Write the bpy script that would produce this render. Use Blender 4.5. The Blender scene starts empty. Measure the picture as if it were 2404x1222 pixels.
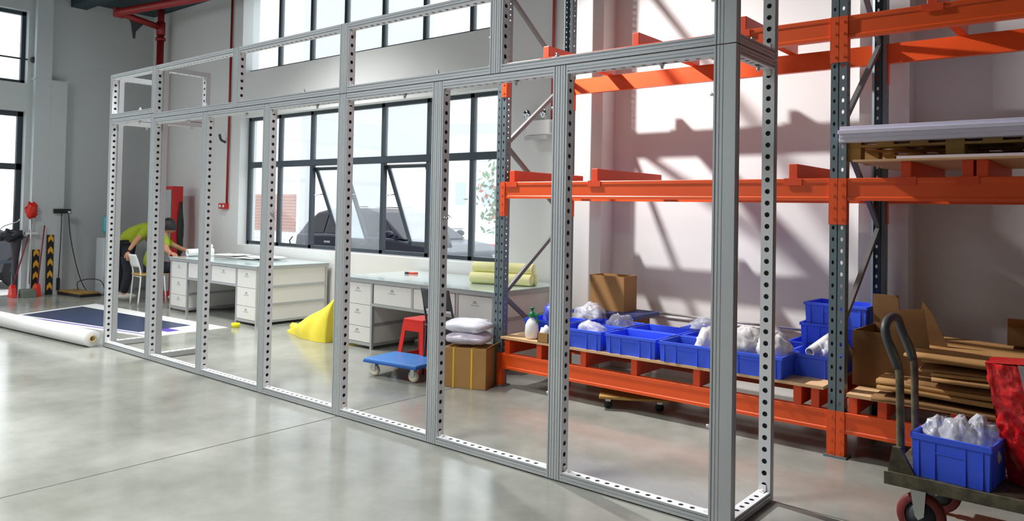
import bpy, bmesh, math, random
from mathutils import Vector, Matrix, noise
S = bpy.context.scene
COL = S.collection
PI = math.pi

# ------------------------------------------------------------------ camera
F_PX, CX, CY = 1790.53, 1202.07, 451.90
YAW, PITCH, ROLL, EYE = 0.6884, 0.0226, 0.0188, 1.55
cam = bpy.data.cameras.new('camera'); cob = bpy.data.objects.new('camera', cam); COL.objects.link(cob)
fw = Vector((-math.sin(YAW), math.cos(YAW), 0)); rt = Vector((math.cos(YAW), math.sin(YAW), 0)); upv = Vector((0, 0, 1))
f2 = fw * math.cos(PITCH) + upv * math.sin(PITCH); u2 = upv * math.cos(PITCH) - fw * math.sin(PITCH)
r3 = rt * math.cos(ROLL) + u2 * math.sin(ROLL); u3 = u2 * math.cos(ROLL) - rt * math.sin(ROLL)
M = Matrix((r3, u3, -f2)).transposed().to_4x4(); M.translation = (0, 0, EYE)
cob.matrix_world = M
cam.sensor_fit = 'HORIZONTAL'; cam.sensor_width = 36.0
cam.lens = F_PX / 2404 * 36.0
cam.shift_x = -(CX - 1202) / 2404
cam.shift_y = (CY - 611) / 2404
cam.clip_start = 0.05; cam.clip_end = 300
S.camera = cob

# ------------------------------------------------------------------ light and exposure
w = bpy.data.worlds.new('world'); S.world = w; w.use_nodes = True
bg = w.node_tree.nodes['Background']
bg.inputs[0].default_value = (0.92, 0.96, 1.0, 1); bg.inputs[1].default_value = 2.0
def lamp(name, typ, loc, power, color=(1, 1, 1), rot=(0, 0, 0), **kw):
    l = bpy.data.lights.new(name, typ); l.energy = power; l.color = color
    for k, v in kw.items(): setattr(l, k, v)
    o = bpy.data.objects.new(name, l); o.location = loc; o.rotation_euler = rot; COL.objects.link(o); return o
# the high-bay lamps under the ceiling; the first one throws the rack's shadows on the wall
aim = (Vector((.5, 6.64, -1.0)) - Vector((-5.8, 4.6, 4.85))).to_track_quat('-Z', 'Y').to_euler()
lamp('high_bay_lamp', 'SPOT', (-5.8, 4.6, 4.85), 1750, (1.0, 0.975, 0.965), aim, spot_size=math.radians(74), spot_blend=1.0, shadow_soft_size=0.07)
for i, (x, y, p, sp) in enumerate(((-10.5, 1.2, 105, 170), (-7.5, 1.0, 90, 115), (-4.0, 1.2, 130, 118), (-9.5, -2.8, 40, 115), (-5.0, -2.8, 55, 115), (-8.2, 4.7, 120, 115))):
    lamp('ceiling_lamp', 'AREA', (x, y, 4.86), p, (0.985, 0.995, 0.985), shape='SQUARE', size=1.3, spread=math.radians(sp))
S.view_settings.view_transform = 'Standard'; S.view_settings.look = 'None'
S.view_settings.gamma = 1; S.view_settings.use_curve_mapping = False
S.view_settings.exposure = 0.25

# ------------------------------------------------------------------ materials
def srgb(r, g, b):
    f = lambda c: (c / 255 / 12.92) if c / 255 <= 0.04045 else ((c / 255 + 0.055) / 1.055) ** 2.4
    return (f(r), f(g), f(b), 1)
MATS = {}
def mat(name, rgb, rough=0.5, metal=0.0, var=0.0, scale=8.0, bump=0.0, spec=0.5, rgb2=None, stretch=None, trans=0.0, coat=0.0):
    if name in MATS: return MATS[name]
    m = bpy.data.materials.new(name); m.use_nodes = True; MATS[name] = m
    nt = m.node_tree; b = nt.nodes['Principled BSDF']
    c = srgb(*rgb)
    b.inputs['Base Color'].default_value = c; b.inputs['Roughness'].default_value = rough; b.inputs['Metallic'].default_value = metal
    b.inputs['Specular IOR Level'].default_value = spec
    if coat: b.inputs['Coat Weight'].default_value = coat; b.inputs['Coat Roughness'].default_value = 0.15
    if trans: b.inputs['Transmission Weight'].default_value = trans
    if var or bump or rgb2:
        tc = nt.nodes.new('ShaderNodeTexCoord'); n = nt.nodes.new('ShaderNodeTexNoise')
        mp = nt.nodes.new('ShaderNodeMapping'); nt.links.new(tc.outputs['Object'], mp.inputs[0]); nt.links.new(mp.outputs[0], n.inputs['Vector'])
        if stretch: mp.inputs['Scale'].default_value = stretch
        n.inputs['Scale'].default_value = scale; n.inputs['Detail'].default_value = 6
        if var or rgb2:
            mx = nt.nodes.new('ShaderNodeMix'); mx.data_type = 'RGBA'
            lo = srgb(*rgb2) if rgb2 else tuple(x * (1 - var) for x in c[:3]) + (1,)
            hi = c if rgb2 else tuple(min(1, x * (1 + var)) for x in c[:3]) + (1,)
            mx.inputs[6].default_value = lo; mx.inputs[7].default_value = hi
            cr = nt.nodes.new('ShaderNodeMapRange'); cr.inputs[1].default_value = 0.3; cr.inputs[2].default_value = 0.7
            nt.links.new(n.outputs[0], cr.inputs[0]); nt.links.new(cr.outputs[0], mx.inputs[0]); nt.links.new(mx.outputs[2], b.inputs['Base Color'])
        if bump:
            bp = nt.nodes.new('ShaderNodeBump'); bp.inputs['Strength'].default_value = bump; bp.inputs['Distance'].default_value = 0.02
            nt.links.new(n.outputs[0], bp.inputs['Height']); nt.links.new(bp.outputs[0], b.inputs['Normal'])
    return m

def floor_mat():
    m = bpy.data.materials.new('polished_concrete'); m.use_nodes = True
    nt = m.node_tree; b = nt.nodes['Principled BSDF']; L = nt.links
    tc = nt.nodes.new('ShaderNodeTexCoord')
    n1 = nt.nodes.new('ShaderNodeTexNoise'); n1.inputs['Scale'].default_value = 0.9; n1.inputs['Detail'].default_value = 8; n1.inputs['Roughness'].default_value = 0.62
    n2 = nt.nodes.new('ShaderNodeTexNoise'); n2.inputs['Scale'].default_value = 6; n2.inputs['Detail'].default_value = 8
    for n in (n1, n2): L.new(tc.outputs['Object'], n.inputs['Vector'])
    r = nt.nodes.new('ShaderNodeValToRGB'); L.new(n1.outputs[0], r.inputs[0])
    r.color_ramp.elements[0].position = 0.34; r.color_ramp.elements[0].color = srgb(128, 130, 121)
    r.color_ramp.elements[1].position = 0.66; r.color_ramp.elements[1].color = srgb(168, 169, 161)
    mx = nt.nodes.new('ShaderNodeMix'); mx.data_type = 'RGBA'; mx.blend_type = 'MULTIPLY'; mx.inputs[0].default_value = 0.1
    L.new(r.outputs[0], mx.inputs[6]); L.new(n2.outputs[0], mx.inputs[7]); L.new(mx.outputs[2], b.inputs['Base Color'])
    rr = nt.nodes.new('ShaderNodeMapRange'); rr.inputs[3].default_value = 0.1; rr.inputs[4].default_value = 0.24
    L.new(n1.outputs[0], rr.inputs[0]); L.new(rr.outputs[0], b.inputs['Roughness'])
    b.inputs['Specular IOR Level'].default_value = 0.65
    bp = nt.nodes.new('ShaderNodeBump'); bp.inputs['Strength'].default_value = 0.025; bp.inputs['Distance'].default_value = 0.02
    L.new(n1.outputs[0], bp.inputs['Height']); L.new(bp.outputs[0], b.inputs['Normal'])
    return m

def glass_mat(name, haze, tint=(0.93, 0.97, 0.98)):
    m = bpy.data.materials.new(name); m.use_nodes = True; nt = m.node_tree; L = nt.links
    for n in list(nt.nodes):
        if n.type != 'OUTPUT_MATERIAL': nt.nodes.remove(n)
    out = [n for n in nt.nodes if n.type == 'OUTPUT_MATERIAL'][0]
    t = nt.nodes.new('ShaderNodeBsdfTransparent'); t.inputs[0].default_value = tint + (1,)
    g = nt.nodes.new('ShaderNodeBsdfGlossy'); g.inputs['Roughness'].default_value = 0.02
    d = nt.nodes.new('ShaderNodeBsdfTranslucent'); d.inputs[0].default_value = (0.95, 0.96, 1, 1)
    a = nt.nodes.new('ShaderNodeMixShader'); a.inputs[0].default_value = 0.06; L.new(t.outputs[0], a.inputs[1]); L.new(g.outputs[0], a.inputs[2])
    c = nt.nodes.new('ShaderNodeMixShader'); c.inputs[0].default_value = haze; L.new(a.outputs[0], c.inputs[1]); L.new(d.outputs[0], c.inputs[2])
    L.new(c.outputs[0], out.inputs[0]); return m

def bag_mat(name, rgb, clear=0.35, rough=0.25):
    m = bpy.data.materials.new(name); m.use_nodes = True; nt = m.node_tree; L = nt.links
    b = nt.nodes['Principled BSDF']; b.inputs['Base Color'].default_value = srgb(*rgb); b.inputs['Roughness'].default_value = rough
    out = [n for n in nt.nodes if n.type == 'OUTPUT_MATERIAL'][0]
    t = nt.nodes.new('ShaderNodeBsdfTransparent'); mx = nt.nodes.new('ShaderNodeMixShader')
    n = nt.nodes.new('ShaderNodeTexNoise'); n.inputs['Scale'].default_value = 14; tc = nt.nodes.new('ShaderNodeTexCoord'); L.new(tc.outputs['Object'], n.inputs['Vector'])
    mr = nt.nodes.new('ShaderNodeMapRange'); mr.inputs[1].default_value = 0.35; mr.inputs[2].default_value = 0.65; mr.inputs[3].default_value = clear * 0.5; mr.inputs[4].default_value = clear * 1.5
    L.new(n.outputs[0], mr.inputs[0]); L.new(mr.outputs[0], mx.inputs[0]); L.new(b.outputs[0], mx.inputs[1]); L.new(t.outputs[0], mx.inputs[2]); L.new(mx.outputs[0], out.inputs[0])
    return m

def tile_mat(name, rgb, rgb2, scale=1.0, size=0.5, h=0.5, mortar=0.012):
    m = bpy.data.materials.new(name); m.use_nodes = True; nt = m.node_tree; L = nt.links; b = nt.nodes['Principled BSDF']
    tc = nt.nodes.new('ShaderNodeTexCoord'); mp = nt.nodes.new('ShaderNodeMapping'); mp.inputs['Rotation'].default_value = (PI / 2, 0, 0)
    br = nt.nodes.new('ShaderNodeTexBrick'); br.offset = 0; br.inputs['Scale'].default_value = scale
    br.inputs['Color1'].default_value = srgb(*rgb); br.inputs['Color2'].default_value = srgb(*rgb); br.inputs['Mortar'].default_value = srgb(*rgb2)
    br.inputs['Mortar Size'].default_value = mortar; br.inputs['Brick Width'].default_value = size; br.inputs['Row Height'].default_value = h
    L.new(tc.outputs['Object'], mp.inputs[0]); L.new(mp.outputs[0], br.inputs['Vector']); L.new(br.outputs[0], b.inputs['Base Color']); b.inputs['Roughness'].default_value = 0.7
    return m

WALL = mat('white_wall_paint', (226, 226, 224), 0.7, var=0.02, scale=2)
ENDWALL = mat('grey_wall_paint', (200, 206, 207), 0.7, var=0.02, scale=1.5)
CEIL = mat('dark_ceiling', (52, 66, 74), 0.8)
FLOOR = floor_mat()
FLOORLINE = mat('dark_floor_line', (92, 92, 86), 0.8)
DARKFRAME = mat('dark_window_frame', (48, 58, 66), 0.4)
GLASS = glass_mat('window_glass', 0.07); HAZE = glass_mat('sky_veil_glass', 0.3)  # white veil mixed into the glass stands in for reflected sky
ALU = mat('anodised_aluminium', (190, 194, 196), 0.42, 0.55, var=0.03, scale=3)
ALUW = mat('pale_perforated_strip', (222, 224, 226), 0.5, 0.0)
ZINC = mat('zinc_fastener', (205, 206, 205), 0.3, 0.8)
NICKEL = mat('white_corner_bracket', (232, 230, 228), 0.4)
ORANGE = mat('orange_powder_coat', (234, 86, 26), 0.4, var=0.04, scale=4)
ORANGED = mat('orange_bar_coat', (226, 74, 26), 0.45, var=0.05, scale=4)
RACKGREY = mat('grey_upright_steel', (112, 126, 132), 0.4, 0.4, var=0.05, scale=6)
BRACE = mat('grey_brace_steel', (116, 116, 116), 0.4, 0.4)
PLY = mat('plywood', (222, 184, 140), 0.65, rgb2=(206, 164, 118), scale=3, stretch=(1, 8, 8))
PINE = mat('pallet_pine', (176, 138, 74), 0.7, rgb2=(150, 112, 54), scale=4, stretch=(1, 6, 6))
CARD = mat('brown_cardboard', (164, 122, 70), 0.8, var=0.07, scale=5)
CARDD = mat('dark_cardboard', (130, 92, 52), 0.85, var=0.08, scale=4)
CARDL = mat('cardboard_cut_edge', (200, 164, 106), 0.85)
BLUE = mat('blue_crate_plastic', (62, 100, 246), 0.4, var=0.05, scale=3)
WHITEP = mat('white_panel_laminate', (233, 231, 226), 0.4)
GREYTXT = mat('grey_print', (150, 148, 146), 0.6)
FROST = mat('glass_desk_top', (205, 222, 222), 0.08, coat=0.5)
DESKALU = mat('desk_aluminium', (186, 188, 188), 0.4, 0.4)
RED = mat('red_plastic', (226, 42, 28), 0.35)
REDPIPE = mat('red_pipe_paint', (156, 34, 34), 0.4)
REDCAB = mat('red_cabinet_paint', (196, 30, 34), 0.4)
BLACK = mat('black_rubber', (26, 26, 28), 0.6)
DKGREY = mat('dark_grey_plastic', (62, 64, 68), 0.5)
WHITE = mat('white_plastic', (238, 238, 236), 0.4)
CREAM = mat('cream_castor', (222, 214, 190), 0.5)
YEL = mat('yellow_film', (242, 222, 70), 0.35, var=0.05, scale=4, bump=0.15)
PALEYEL = mat('pale_yellow_foam', (246, 244, 178), 0.6)
YELB = mat('yellow_band', (232, 186, 40), 0.5)
PAPER = mat('white_paper', (238, 238, 236), 0.6)
NAVY = mat('dark_blue_print', (42, 50, 98), 0.35, rgb2=(52, 66, 84), scale=1.2)
VIOLET = mat('violet_print', (84, 66, 160), 0.5)
GREEN = mat('green_plastic', (20, 132, 84), 0.4)
SKIN = mat('skin', (196, 142, 112), 0.5)
SHIRT = mat('olive_green_shirt', (150, 166, 32), 0.85, var=0.08, scale=7, bump=0.2)
TROUS = mat('dark_navy_trousers', (32, 36, 46), 0.85)
HAIR = mat('black_hair', (26, 24, 28), 0.55)
SHOE = mat('pale_grey_shoe', (204, 200, 190), 0.6)
WOOD = mat('light_wood_seat', (206, 160, 84), 0.5)
TEAL = mat('teal_bottle', (92, 170, 178), 0.15)
BAGW = bag_mat('clear_white_film', (232, 230, 228), 0.25)
BAGC = bag_mat('cloudy_film', (222, 224, 232), 0.45)
BAGLILAC = bag_mat('lilac_film', (216, 206, 222), 0.12)
FOAMW = mat('white_foam_board', (226, 222, 240), 0.5)
RUST = mat('worn_cart_steel', (112, 104, 82), 0.6, 0.2, rgb2=(62, 54, 44), scale=18)
REDSACK = mat('shiny_red_wrap', (206, 24, 26), 0.22, var=0.08, scale=14, bump=0.5)
GREYWRAP = bag_mat('grey_bubble_film', (176, 168, 170), 0.12)
CARBODY = mat('navy_car_paint', (16, 20, 38), 0.3, 0.0, coat=0.15, spec=0.2)
CARGLASS = mat('dark_car_glass', (16, 20, 26), 0.08, spec=0.2)
CARWHITE = mat('white_car_paint', (232, 234, 238), 0.2, coat=1.0)
CHROME = mat('chrome', (220, 222, 224), 0.12, 1.0)
LEAF = mat('pale_green_leaves', (120, 152, 106), 0.7, var=0.2, scale=3)
FLOWER = mat('red_blossom', (226, 96, 104), 0.7)
TRUNK = mat('tree_trunk', (120, 104, 88), 0.8)
PAVE = mat('outdoor_pavement', (214, 212, 208), 0.8, var=0.04, scale=1)

# ------------------------------------------------------------------ mesh helpers
class MB:
    def __init__(s): s.v = []; s.f = []; s.sm = []
    def add(s, vs, fs, smooth=False):
        o = len(s.v); s.v += [tuple(x) for x in vs]; s.f += [tuple(i + o for i in f) for f in fs]; s.sm += [smooth] * len(fs); return s
    def box(s, x0, x1, y0, y1, z0, z1):
        vs = [(x, y, z) for z in (z0, z1) for y in (y0, y1) for x in (x0, x1)]
        return s.add(vs, [(0, 2, 3, 1), (4, 5, 7, 6), (0, 1, 5, 4), (2, 6, 7, 3), (0, 4, 6, 2), (1, 3, 7, 5)])
    def obox(s, c, sx, sy, sz, R):
        vs = [Vector(c) + R @ Vector((x * sx / 2, y * sy / 2, z * sz / 2)) for z in (-1, 1) for y in (-1, 1) for x in (-1, 1)]
        return s.add(vs, [(0, 2, 3, 1), (4, 5, 7, 6), (0, 1, 5, 4), (2, 6, 7, 3), (0, 4, 6, 2), (1, 3, 7, 5)])
    def cyl(s, p0, p1, r0, r1=None, n=16, caps=True, smooth=True):
        r1 = r0 if r1 is None else r1
        p0 = Vector(p0); p1 = Vector(p1); d = (p1 - p0).normalized()
        a = d.orthogonal().normalized(); b = d.cross(a)
        ring = lambda p, r: [p + (a * math.cos(2 * PI * i / n) + b * math.sin(2 * PI * i / n)) * r for i in range(n)]
        s.add(ring(p0, r0) + ring(p1, r1), [(i, (i + 1) % n, n + (i + 1) % n, n + i) for i in range(n)], smooth)
        if caps:
            s.add(ring(p0, r0), [tuple(reversed(range(n)))]); s.add(ring(p1, r1), [tuple(range(n))])
        return s
    def tube(s, pts, r, n=10, caps=True):
        P = [Vector(p) for p in pts]; rs = r if isinstance(r, (list, tuple)) else [r] * len(P)
        d = (P[1] - P[0]).normalized(); a = d.orthogonal().normalized(); rings = []
        for i, p in enumerate(P):
            t = (P[min(i + 1, len(P) - 1)] - P[max(i - 1, 0)]).normalized()
            a = (a - t * a.dot(t)).normalized(); b = t.cross(a)
            rings += [p + (a * math.cos(2 * PI * k / n) + b * math.sin(2 * PI * k / n)) * rs[i] for k in range(n)]
        fs = [(i * n + k, i * n + (k + 1) % n, (i + 1) * n + (k + 1) % n, (i + 1) * n + k) for i in range(len(P) - 1) for k in range(n)]
        if caps: fs += [tuple(reversed(range(n))), tuple(range((len(P) - 1) * n, len(P) * n))]
        return s.add(rings, fs, True)
    def lathe(s, prof, c=(0, 0, 0), n=20, smooth=True, axis='z'):
        vs = []
        for r, z in prof:
            for i in range(n):
                q = (r * math.cos(2 * PI * i / n), r * math.sin(2 * PI * i / n), z)
                if axis == 'y': q = (q[0], q[2], q[1])
                if axis == 'x': q = (q[2], q[0], q[1])
                vs.append((c[0] + q[0], c[1] + q[1], c[2] + q[2]))
        m = len(prof)
        return s.add(vs, [(j * n + i, j * n + (i + 1) % n, (j + 1) * n + (i + 1) % n, (j + 1) * n + i) for j in range(m - 1) for i in range(n)], smooth)
    def prism(s, poly, axis, lo, hi, smooth=False):
        n = len(poly)
        def mk(p, h):
            return {'x': (h, p[0], p[1]), 'y': (p[0], h, p[1]), 'z': (p[0], p[1], h)}[axis]
        vs = [mk(p, lo) for p in poly] + [mk(p, hi) for p in poly]
        s.add(vs, [(i, (i + 1) % n, n + (i + 1) % n, n + i) for i in range(n)], smooth)
        s.add(vs, [tuple(reversed(range(n))), tuple(range(n, 2 * n))]); return s
    def grid(s, fn, nu, nv, smooth=True):
        vs = [fn(i / nu, j / nv) for j in range(nv + 1) for i in range(nu + 1)]
        return s.add(vs, [(j * (nu + 1) + i, j * (nu + 1) + i + 1, (j + 1) * (nu + 1) + i + 1, (j + 1) * (nu + 1) + i) for j in range(nv) for i in range(nu)], smooth)
    def blob(s, c, r, seed=0, amp=0.25, fr=2.2, n=20, flat=None, crease=0.0):
        c = Vector(c); off = Vector((seed * 3.1, seed * 1.7, seed * 5.3)); vs = []
        m = n // 2
        for j in range(m + 1):
            th = PI * j / m
            for i in range(n):
                ph = 2 * PI * i / n
                d = Vector((math.sin(th) * math.cos(ph), math.sin(th) * math.sin(ph), math.cos(th)))
                k = 1 + amp * noise.noise(d * fr + off) + amp * 0.5 * noise.noise(d * fr * 2.7 + off)
                if crease: k += crease * abs(noise.noise(d * fr * 5 + off))
                p = Vector((d.x * r[0], d.y * r[1], d.z * r[2])) * k
                if flat is not None: p.z = max(p.z, flat)
                vs.append(c + p)
        return s.add(vs, [(j * n + i, (j + 1) * n + i, (j + 1) * n + (i + 1) % n, j * n + (i + 1) % n) for j in range(m) for i in range(n)], True)
    def build(s, name, m, parent=None, bevel=0.0, loc=None, seg=2, fixn=True):
        me = bpy.data.meshes.new(name); me.from_pydata(s.v, [], s.f); me.update()
        me.polygons.foreach_set('use_smooth', s.sm)
        if fixn:
            bm = bmesh.new(); bm.from_mesh(me); bmesh.ops.remove_doubles(bm, verts=bm.verts, dist=1e-5)
            bmesh.ops.recalc_face_normals(bm, faces=bm.faces); bm.to_mesh(me); bm.free()
        o = bpy.data.objects.new(name, me); COL.objects.link(o); me.materials.append(m)
        if parent: o.parent = parent
        if loc: o.location = loc
        if bevel:
            b = o.modifiers.new('bevel', 'BEVEL'); b.width = bevel; b.segments = seg; b.limit_method = 'ANGLE'; b.angle_limit = math.radians(40)
        return o

def tag(o, label=None, cat=None, group=None, kind=None):
    if label: o['label'] = label
    if cat: o['category'] = cat
    if group: o['group'] = group
    if kind: o['kind'] = kind
    return o
def thing(name, label, cat, loc=(0, 0, 0), rz=0.0, group=None):
    o = bpy.data.objects.new(name, None); COL.objects.link(o); o.location = loc; o.rotation_euler = (0, 0, rz); o.empty_display_size = 0.1
    return tag(o, label, cat, group)
def struct(name, mb, m, **k):
    return tag(mb.build(name, m, **k), kind='structure')
def copy_tree(o, label=None, loc=None, rz=None, parent=None):
    c = o.copy(); COL.objects.link(c)
    if parent: c.parent = parent
    if label: c['label'] = label
    if loc is not None: c.location = loc
    if rz is not None: c.rotation_euler = (0, 0, rz)
    for ch in [x for x in bpy.data.objects if x.parent == o]: copy_tree(ch, parent=c)
    return c
def RZ(a): return Matrix.Rotation(a, 3, 'Z')
def bez(p, n=16):
    P = [Vector(q) for q in p]; out = []
    P = [P[0] * 2 - P[1]] + P + [P[-1] * 2 - P[-2]]
    for i in range(1, len(P) - 2):
        for k in range(n):
            t = k / n
            out.append(0.5 * ((2 * P[i]) + (-P[i - 1] + P[i + 1]) * t + (2 * P[i - 1] - 5 * P[i] + 4 * P[i + 1] - P[i + 2]) * t * t + (-P[i - 1] + 3 * P[i] - 3 * P[i + 1] + P[i + 2]) * t ** 3))
    return out + [P[-2]]

# ------------------------------------------------------------------ the room
XE, YI, YW, ZC = -14.16, 6.64, 6.79, 5.0     # end wall, inner face of the window wall, window plane, ceiling
struct('floor', MB().box(XE - .2, 7, -9, YI + .3, -0.2, 0), FLOOR)
struct('trim_1', MB().box(-4.588, -4.58, -9, 5.1, -0.001, 0.0012), FLOORLINE)  # slab joint running into the depth
struct('trim_2', MB().box(-1.5, 3.4, 4.13, 4.138, -0.001, 0.0012), FLOORLINE)  # thin dark line across the floor, right of the frame
struct('ceiling', MB().box(XE - .2, 7, -9, YI + .4, ZC, ZC + .2), CEIL)
struct('trim_3', MB().box(XE + .02, 7, 5.2, 5.45, ZC - .12, ZC), CEIL)
W0, W1 = -11.12, -5.52      # window bay
SILL, HEAD, USILL = 0.92, 2.95, 3.66
wb = MB()
wb.box(XE - .2, W0, YI, YI + .3, 0, ZC); wb.box(W1, 7, YI, YI + .3, 0, ZC)
wb.box(W0, W1, YI, YI + .3, 0, SILL); wb.box(W0, W1, YI, YI + .3, HEAD, USILL)
struct('wall_back', wb, WALL)
struct('trim_4', MB().box(-4.08, 7, YI - .012, YI, .545, .557), ENDWALL)
# piers behind the rack
struct('trim_5', MB().box(-4.62, -4.13, 6.42, YI, 0, ZC), WALL)
struct('trim_6', MB().box(-1.72, -1.36, 6.42, YI, 0, ZC), WALL)
we = MB()
DY1, DY0 = 4.58, 1.2
we.box(XE - .25, XE, DY1, YI, 0, ZC); we.box(XE - .25, XE, -9, DY0, 0, ZC)
we.box(XE - .25, XE, DY0, DY1, 3.02, 3.48); we.box(XE - .25, XE, DY0, DY1, 4.68, ZC)
struct('wall_left', we, ENDWALL)
struct('wall_right', MB().box(3.4, 3.6, -9, YI, 0, ZC), WALL)
wf = MB(); wf.box(-6.5, 3.4, -7.2, -7, 0, ZC); wf.box(XE, -6.5, -7.2, -7, 4.5, ZC); wf.box(XE, -6.5, -7.2, -7, 0, 1.8)
struct('wall_front', wf, WALL)
pl = MB(); pl.box(XE, XE + .13, 4.66, 4.9, 0, ZC); pl.box(XE, XE + .15, 4.9, 5.14, 0, 3.56); pl.box(XE, XE + .14, 4.64, 5.16, 3.55, 3.575)
struct('trim_7', pl, ENDWALL)

def window(name, xs, z0, z1, tran, parent_y, vents=()):
    fr = MB(); t = 0.06
    for i, x in enumerate(xs):
        wv = 0.075 if i in (0, len(xs) - 1) else t
        fr.box(x - wv / 2, x + wv / 2, parent_y, parent_y + .06, z0, z1)
    fr.box(xs[0], xs[-1], parent_y, parent_y + .06, z0, z0 + .05); fr.box(xs[0], xs[-1], parent_y, parent_y + .06, z1 - .05, z1)
    if tran: fr.box(xs[0], xs[-1], parent_y - .01, parent_y + .06, tran - .045, tran + .045)
    root = tag(fr.build(name, DARKFRAME), kind='structure')
    for i in range(len(xs) - 1):
        a, b = xs[i] + t / 2, xs[i + 1] - t / 2
        if tran:
            if i not in vents: MB().box(a, b, parent_y + .025, parent_y + .031, z0 + .05, tran - .045).build('pane', GLASS, root)
            MB().box(a, b, parent_y + .025, parent_y + .031, tran + .045, z1 - .05).build('pane', GLASS, root)
        else:
            MB().box(a, b, parent_y + .025, parent_y + .031, z0 + .05, z1 - .05).build('pane', GLASS, root)
        if i in vents:
            # awning sash hinged at its top, bottom pushed outward
            h, d = 1.17, 0.45; ang = math.asin(d / h)
            R = Matrix.Rotation(ang, 3, 'X'); top = Vector(((a + b) / 2, parent_y + .05, tran - .07)); wd = b - a - .02
            sf = MB()
            for c, sx, sz in (((-wd / 2 + .028, 0, -h / 2), .056, h), ((wd / 2 - .028, 0, -h / 2), .056, h), ((0, 0, -.02), wd, .04), ((0, 0, -h + .028), wd, .056)):
                sf.obox(top + R @ Vector(c), sx, .04, sz, R)
            so = sf.build('sash', DARKFRAME, root)
            MB().obox(top + R @ Vector((0, 0, -h / 2)), wd - .08, .006, h - .08, R).build('pane', HAZE, root)
            st = MB()
            for sgn in (-1, 1):
                q = top + R @ Vector((sgn * wd / 2, 0, -.42)); st.tube([q, (q.x, parent_y + .04, q.z - .02)], .007)
            st.build('stay_arm', ZINC, so)
        elif tran and i in (1, 5):
            MB().tube([((a + b) / 2 - .05, parent_y - .01, z0 + .05), ((a + b) / 2 - .04, parent_y - .03, z0 + .1), ((a + b) / 2 + .02, parent_y - .02, z0 + .16)], .009).build('handle', DKGREY, root)
    return root
LX = [-11.085, -10.25, -9.43, -8.64, -7.85, -6.98, -6.23, -5.555]
window('window_1', LX, SILL + .01, HEAD, 2.19, YW, vents=(2, 4))
window('window_2', [-11.16, -10.32, -9.5, -8.7, -7.89, -7.09, -6.27, -5.56], USILL + .01, ZC, None, YW)
# glazed door and the light above it in the end wall
dw = MB()
for y in (DY1 - .04, 3.4, 2.2): dw.box(XE - .2, XE - .13, y - .04, y + .04, 0, 3.02)
dw.box(XE - .2, XE - .13, DY0, DY1, 2.94, 3.02); dw.box(XE - .2, XE - .13, DY0, DY1, 2.06, 2.16)
d1 = struct('door_1', dw, DARKFRAME)
for a, b in ((2.24, 3.36), (3.44, 4.5)):
    MB().box(XE - .17, XE - .164, a, b, 2.16, 2.94).build('pane', GLASS, d1)
uw = MB()
for y in (DY1 - .03, 3.1): uw.box(XE - .2, XE - .13, y - .03, y + .03, 3.48, 4.68)
uw.box(XE - .2, XE - .13, DY0, DY1, 4.62, 4.68); uw.box(XE - .2, XE - .13, DY0, DY1, 3.48, 3.54)
w3 = struct('window_3', uw, DARKFRAME)
for a, b in ((DY0, 3.07), (3.13, 4.52)): MB().box(XE - .17, XE - .164, a, b, 3.54, 4.62).build('pane', GLASS, w3)
rod = MB(); rod.tube([(XE - .02, 1.0, 3.88), (XE - .02, 4.62, 3.88)], .014); rod.lathe([(0, 0), (.05, 0), (.05, .05), (0, .05)], (XE + .0, 4.66, 3.88), axis='x')
tag(rod.build('curtain_rod', DKGREY), 'thin dark rod across the high window above the glass door', 'rod')

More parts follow.
